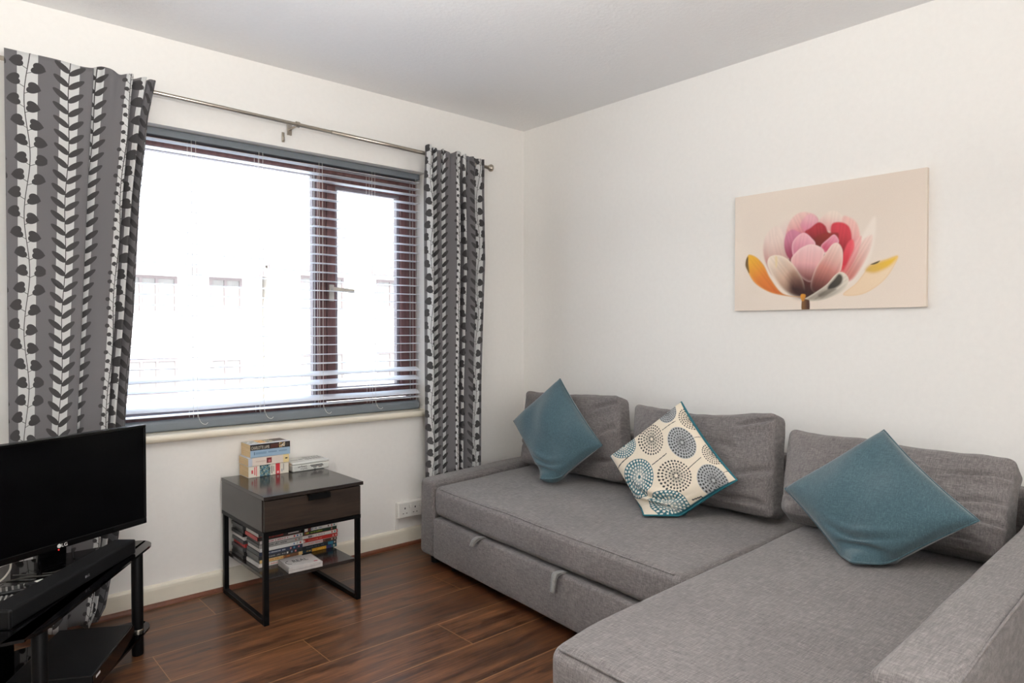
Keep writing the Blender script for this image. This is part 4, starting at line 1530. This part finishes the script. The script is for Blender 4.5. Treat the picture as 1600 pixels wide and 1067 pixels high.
st = thing('tv_stand', (*MID, 0), 'black glass corner television stand with thick tubular legs', 'TV stand')
poly = round_poly([sp2(-.40, -.034), sp2(.385, -.034), sp2(.415, .03), sp2(.20, .36), sp2(-.24, .40), sp2(-.43, .03)], [.07, .05, .03, .05, .05, .05])
mk('glass_top', prism(poly, .372, .380), M_BLACKGLASS, st)
poly2 = round_poly([sp2(-.39, -.03), sp2(.375, -.03), sp2(.405, .03), sp2(.20, .36), sp2(-.24, .40), sp2(-.42, .03)], [.07, .05, .03, .05, .05, .05])
mk('glass_shelf', prism(poly2, .078, .085), M_BLACKGLASS, st)
for a, b in ((.312, 0.0), (-.312, 0.0)):
    p = sp2(a, b)
    lg = mk('leg', J(lathe((p[0], p[1], 0), (0, 0, 1), [(0, .018), (.004, .019), (.370, .019), (.3718, .018)], 24)), M_BLACKMETAL, st, smooth=True)
    mk('clip', lathe((p[0], p[1], .0855), (0, 0, 1), [(0, .0205), (.007, .0205), (.008, .0195)], 24), M_CHROME, lg)
p = sp2(0.02, .30)
mk('back_column', bb((p[0], p[1], .186), (.15, .035, .371), .008, ax=(*u2, 0)), M_BLACKGLOSS, st)

# ---- television
ex3 = np.array([.896, .444, 0])
ex3 /= np.linalg.norm(ex3)
n3 = np.array([ex3[1], -ex3[0], 0])
TC = np.array([-2.511, -.593, 0])
tv = thing('television', (TC[0], TC[1], .380), 'black flat screen television switched off on the glass corner stand', 'television')


def tp(a, d, z):
    return TC + ex3 * a + n3 * d + np.array([0, 0, z])


W2, Zb, Zt = .302, .474, .823
mk('housing', J(bb(tp(0, -.016, (Zb + Zt) / 2), (2 * W2, .026, Zt - Zb), .006, ax=ex3), bb(tp(0, -.042, (Zb + Zt) / 2 - .02), (.40, .035, .22), .012, ax=ex3)), M_BLACKPL, tv)
bz = []
for (a0, a1, z0, z1) in ((-W2, W2, Zt - .010, Zt), (-W2, W2, Zb, Zb + .020), (-W2, -W2 + .010, Zb + .020, Zt - .010), (W2 - .010, W2, Zb + .020, Zt - .010)):
    bz.append(bb(tp((a0 + a1) / 2, .001, (z0 + z1) / 2), (a1 - a0, .010, z1 - z0), .002, ax=ex3))
bezel = mk('bezel', J(*bz), M_BLACKGLOSS, tv)
mk('screen', bb(tp(0, -.0015, (Zb + Zt) / 2 + .005), (2 * W2 - .018, .008, Zt - Zb - .028), .001, ax=ex3), M_SCREEN, tv)
M_LOGO = plain('pale_logo_print', rgb(206, 206, 204), 0.4, 0.02, 20)
lc = tp(-.012, .0062, Zb + .010)
mk('logo', J(lathe(lc, tuple(n3), [(0, .0062), (.0006, .0062)], 20), text_geo('LG', lc + ex3 * .008 - np.array([0, 0, .0052]), ex3, (0, 0, 1), .018, .0104, .0006)), M_LOGO, bezel)
M_LED = Mat('standby_led', 0.4)
M_LED.base(rgb(200, 20, 20))
M_LED.b.inputs['Emission Color'].default_value = (1, .02, .02, 1)
M_LED.b.inputs['Emission Strength'].default_value = 0.7
mk('standby_light', lathe(tp(-.012, .0040, Zb - .001), (0, 0, -1), [(0, .0022), (.003, .0016)], 10), M_LED.m, bezel, label='tiny red standby light')
mk('neck', bb(tp(0, -.048, .438), (.09, .018, .100), .006, ax=ex3), M_BLACKGLOSS, tv)
ang = np.linspace(0, 2 * PI, 41)[:-1]
bp = [tp(.15 * math.cos(a), -.055 + .060 * math.sin(a), 0)[:2] for a in ang]
bp2 = [tp(.138 * math.cos(a), -.055 + .049 * math.sin(a), 0)[:2] for a in ang]
V = np.array([(*q, .3803) for q in bp] + [(*q, .388) for q in bp] + [(*q, .393) for q in bp2])
F = [tuple(range(40))[::-1], tuple(range(80, 120))] + [(r * 40 + i, r * 40 + (i + 1) % 40, (r + 1) * 40 + (i + 1) % 40, (r + 1) * 40 + i) for r in (0, 1) for i in range(40)]
mk('base', (V, F), M_BLACKGLOSS, tv)

# ---- soundbar
sR, sL = np.array([-2.280, -.490, 0]), np.array([-2.677, -.950, 0])
sd = (sR - sL) / np.linalg.norm(sR - sL)
sn = np.array([sd[1], -sd[0], 0])
Ls = np.linalg.norm(sR - sL)
sc_ = (sR + sL) / 2 - sn * .036
sb = thing('soundbar', (sc_[0], sc_[1], .380), 'long black soundbar along the front edge of the glass stand', 'soundbar')
mk('body', bb((sc_[0], sc_[1], .4055), (Ls, .072, .050), .008, ax=sd), M_SPEAKER, sb)
for e_ in (-1, 1):
    mk('end_cap', bb(np.array([sc_[0], sc_[1], .4055]) + sd * e_ * (Ls / 2 - .006), (.014, .074, .051), .006, ax=sd), M_BLACKPL, sb)
fl = (sR + sL) / 2 + np.array([0, 0, .402]) + sn * .0002 + sd * .02
mk('logo', J(lathe(fl, tuple(sn), [(0, .004), (.0005, .004)], 14), text_geo('LG', fl + sd * .006 - np.array([0, 0, .0035]), sd, (0, 0, 1), .012, .007, .0004)), M_GREYPL, sb)

# ---- set-top box on the lower shelf
bR, bL = np.array([-2.292, -.500, 0]), np.array([-2.470, -.812, 0])
bd = (bR - bL) / np.linalg.norm(bR - bL)
bn = np.array([bd[1], -bd[0], 0])
Lb = np.linalg.norm(bR - bL)
bc = (bR + bL) / 2 - bn * .115
stb = thing('set_top_box', (bc[0], bc[1], .085), 'flat black set-top box on the lower glass shelf of the stand', 'set-top box')
mk('case', bb((bc[0], bc[1], .1125), (Lb, .23, .054), .004, ax=bd), M_BLACKPL, stb)
mk('front_panel', bb(np.array([bc[0], bc[1], .1125]) + bn * .116, (Lb, .004, .050), .001, ax=bd), M_BLACKGLOSS, stb)
fp = np.array([bc[0], bc[1], .126]) + bn * .1182 - bd * (Lb / 2 - .02)
mk('logo', bb(fp + bd * .016, (.032, .0008, .007), .0002, ax=bd), M_LOGO, stb)


# ---- remotes, adapter, cables on the glass
def remote(label, c, d, ln, w, kcol, extra):
    d = np.array([*d, 0.0])
    d /= np.linalg.norm(d)
    e = np.array([-d[1], d[0], 0])
    c = np.array([c[0], c[1], 0.0])
    o = thing('remote_control', (c[0], c[1], .380), label, 'remote', 'remote controls on the stand')
    V, F, S = rbox(ln, w, .017, .006, 6, 2, 1, 3)
    ey = e
    P = c + np.array([0, 0, .389]) + V[:, :1] * d + V[:, 1:2] * ey + V[:, 2:] * np.array([0, 0, 1])
    mk('body', (P, F), M_BLACKPL, o, smooth=True)
    gs = []
    for i in range(11):
        for j in range(4):
            if (i in (4, 5) and j in (1, 2)):
                continue
            q = c + d * (-ln * .42 + ln * .84 * i / 10) + e * (-w * .34 + w * .68 * j / 3) + np.array([0, 0, .3982])
            gs.append(bb(q, (.0055, .0045, .003), .0012, ax=d))
    q = c + d * (-ln * .42 + ln * .84 * .45) + np.array([0, 0, .3982])
    gs.append(lathe(q, (0, 0, 1), [(0, .008), (.0018, .007)], 16))
    kp = mk('keypad', J(*gs), kcol, o)
    for j, colr in enumerate(extra):
        q = c + d * (ln * .47) + e * (-w * .34 + w * .68 * j / 3) + np.array([0, 0, .3982])
        mk('colour_key', bb(q, (.005, .007, .003), .001, ax=d), plain('key_colour', colr, .5, .02, 20), o)


M_KEYS = plain('silver_grey_keys', rgb(112, 110, 108), 0.5, 0.1, 60)
M_KEYW = plain('pale_rubber_keys', rgb(140, 138, 134), 0.6, 0.1, 60)
remote('black remote with silver keys, the farther of two behind the soundbar', (-2.685, -.652), (.17, -.012), .17, .046, M_KEYS, [])
remote('black remote with a row of coloured keys, nearest behind the soundbar', (-2.700, -.725), (.14, -.030), .14, .044, M_KEYW, [rgb(226, 90, 50), rgb(60, 180, 110), rgb(226, 200, 60), rgb(80, 130, 220)])
ad = thing('power_adapter', (-2.575, -.672, .380), 'small black adapter with a white label behind the soundbar', 'adapter')
mk('body', bb((-2.588, -.668, .394), (.05, .030, .026), .004, ax=(.9, .35, 0)), M_BLACKPL, ad)
mk('white_label', bb((-2.576, -.668, .4073), (.024, .020, .0006), .0002, ax=(.9, .35, 0)), M_CARD, ad)


def cable(label, pts, r, m):
    o = mk('cable', tube(spline(pts, 8), r, 8), m, loc=pts[0], smooth=True)
    return tag(o, label, 'cable')


cable('thin dark cable looping across the glass under the television screen', [(-2.63, -.53, .3985), (-2.54, -.580, .3985), (-2.486, -.553, .3985), (-2.450, -.545, .3985), (-2.450, -.562, .3985), (-2.48, -.578, .3985), (-2.54, -.602, .3985), (-2.61, -.578, .3985), (-2.70, -.55, .386)], .0022, M_CABLEB)
cable('dark cable snaking behind the soundbar past the remotes', [(-2.545, -.640, .384), (-2.512, -.625, .384), (-2.535, -.632, .384), (-2.57, -.628, .384), (-2.63, -.596, .384), (-2.70, -.575, .384), (-2.78, -.56, .384)], .0022, M_CABLEB)
cable('short white cable rising behind the bottom edge of the television', [(-2.84, -.67, .386), (-2.76, -.605, .388), (-2.675, -.588, .402), (-2.645, -.578, .425), (-2.638, -.568, .445), (-2.636, -.56, .466)], .0028, M_CABLEW)
cable('pale cable hanging down behind the front leg of the stand', [(-2.82, -.83, .369), (-2.83, -.80, .30), (-2.79, -.76, .20), (-2.83, -.72, .12), (-2.80, -.70, .0895)], .004, M_CABLEW)
cable('black cable hanging beside the pale one behind the front leg', [(-2.80, -.80, .369), (-2.78, -.78, .28), (-2.82, -.75, .18), (-2.76, -.74, .0875)], .003, M_CABLEB)

# ------------------------------------------------------------------ camera
F_PX = 1067.0
yaw, pitch = math.radians(48.4), math.radians(1.0)
fwd = Vector((math.cos(yaw) * math.cos(pitch), math.sin(yaw) * math.cos(pitch), -math.sin(pitch)))
rgt = Vector((math.sin(yaw), -math.cos(yaw), 0))
upv = rgt.cross(fwd)
cam = bpy.data.cameras.new('camera')
cam.sensor_width = 36.0
cam.lens = 36.0 * F_PX / 1600.0
cam.clip_start = 0.05
cam.clip_end = 200
co = bpy.data.objects.new('camera', cam)
COL.objects.link(co)
from mathutils import Matrix
mw = Matrix((rgt, upv, -fwd)).transposed().to_4x4()
mw.translation = Vector((-2.869, -3.123, 1.158))
co.matrix_world = mw
SC.camera = co

# ------------------------------------------------------------------ light
w = bpy.data.worlds.new('sky')
SC.world = w
w.use_nodes = True
nt = w.node_tree
bg = nt.nodes['Background']
tc = nt.nodes.new('ShaderNodeTexCoord')
sx = nt.nodes.new('ShaderNodeSeparateXYZ')
rp = nt.nodes.new('ShaderNodeValToRGB')
rp.color_ramp.elements[0].position = 0.0
rp.color_ramp.elements[0].color = (0.92, 0.95, 1.0, 1)
rp.color_ramp.elements[1].position = 0.8
rp.color_ramp.elements[1].color = (0.62, 0.78, 1.0, 1)
nt.links.new(tc.outputs['Generated'], sx.inputs[0])
nt.links.new(sx.outputs['Z'], rp.inputs[0])
nt.links.new(rp.outputs[0], bg.inputs['Color'])
bg.inputs['Strength'].default_value = 5.0


def lamp(name, typ, loc, energy, colr, **kw):
    l = bpy.data.lights.new(name, typ)
    l.energy = energy
    l.color = colr
    for k, v in kw.items():
        setattr(l, k, v)
    o = bpy.data.objects.new(name, l)
    COL.objects.link(o)
    o.location = loc
    return o


s = lamp('sun', 'SUN', (0, -6, 12), 9.0, (1.0, 0.95, 0.88), angle=0.01)
s.rotation_euler = Vector((0.35, 0.75, -0.75)).to_track_quat('-Z', 'Y').to_euler()
po = lamp('window_portal', 'AREA', ((WX0 + WX1) / 2, 0.20, (WZ0 + WZ1) / 2), 1.0, (1, 1, 1), shape='RECTANGLE', size=WX1 - WX0, size_y=WZ1 - WZ0)
po.data.cycles.is_portal = True
po.rotation_euler = (-PI / 2, 0, 0)
ceil_fill = lamp('ceiling_fill_light', 'AREA', (-2.55, -2.20, 1.70), 62.0, (1.0, 0.985, 0.955), shape='DISK', size=0.40)  # added fill thrown up at the ceiling; no pendant hangs here
ceil_fill.rotation_euler = (PI, 0, 0)
rear_fill = lamp('rear_fill_light', 'AREA', (-2.75, -4.93, 1.30), 36.0, (1.0, 1.0, 1.0), shape='RECTANGLE', size=1.5, size_y=1.9)  # added fill in front of the closed rear wall, which has no window
rear_fill.rotation_euler = (PI / 2, 0, 0)

SC.view_settings.view_transform = 'Standard'
SC.view_settings.look = 'None'
SC.view_settings.gamma = 1.0
SC.view_settings.use_curve_mapping = False
SC.view_settings.exposure = 0.23
SC.render.engine = 'CYCLES'
SC.cycles.max_bounces = 12
SC.cycles.diffuse_bounces = 10
SC.cycles.transparent_max_bounces = 12
SC.cycles.sample_clamp_indirect = 6.0
SC.cycles.caustics_reflective = False
SC.cycles.caustics_refractive = False
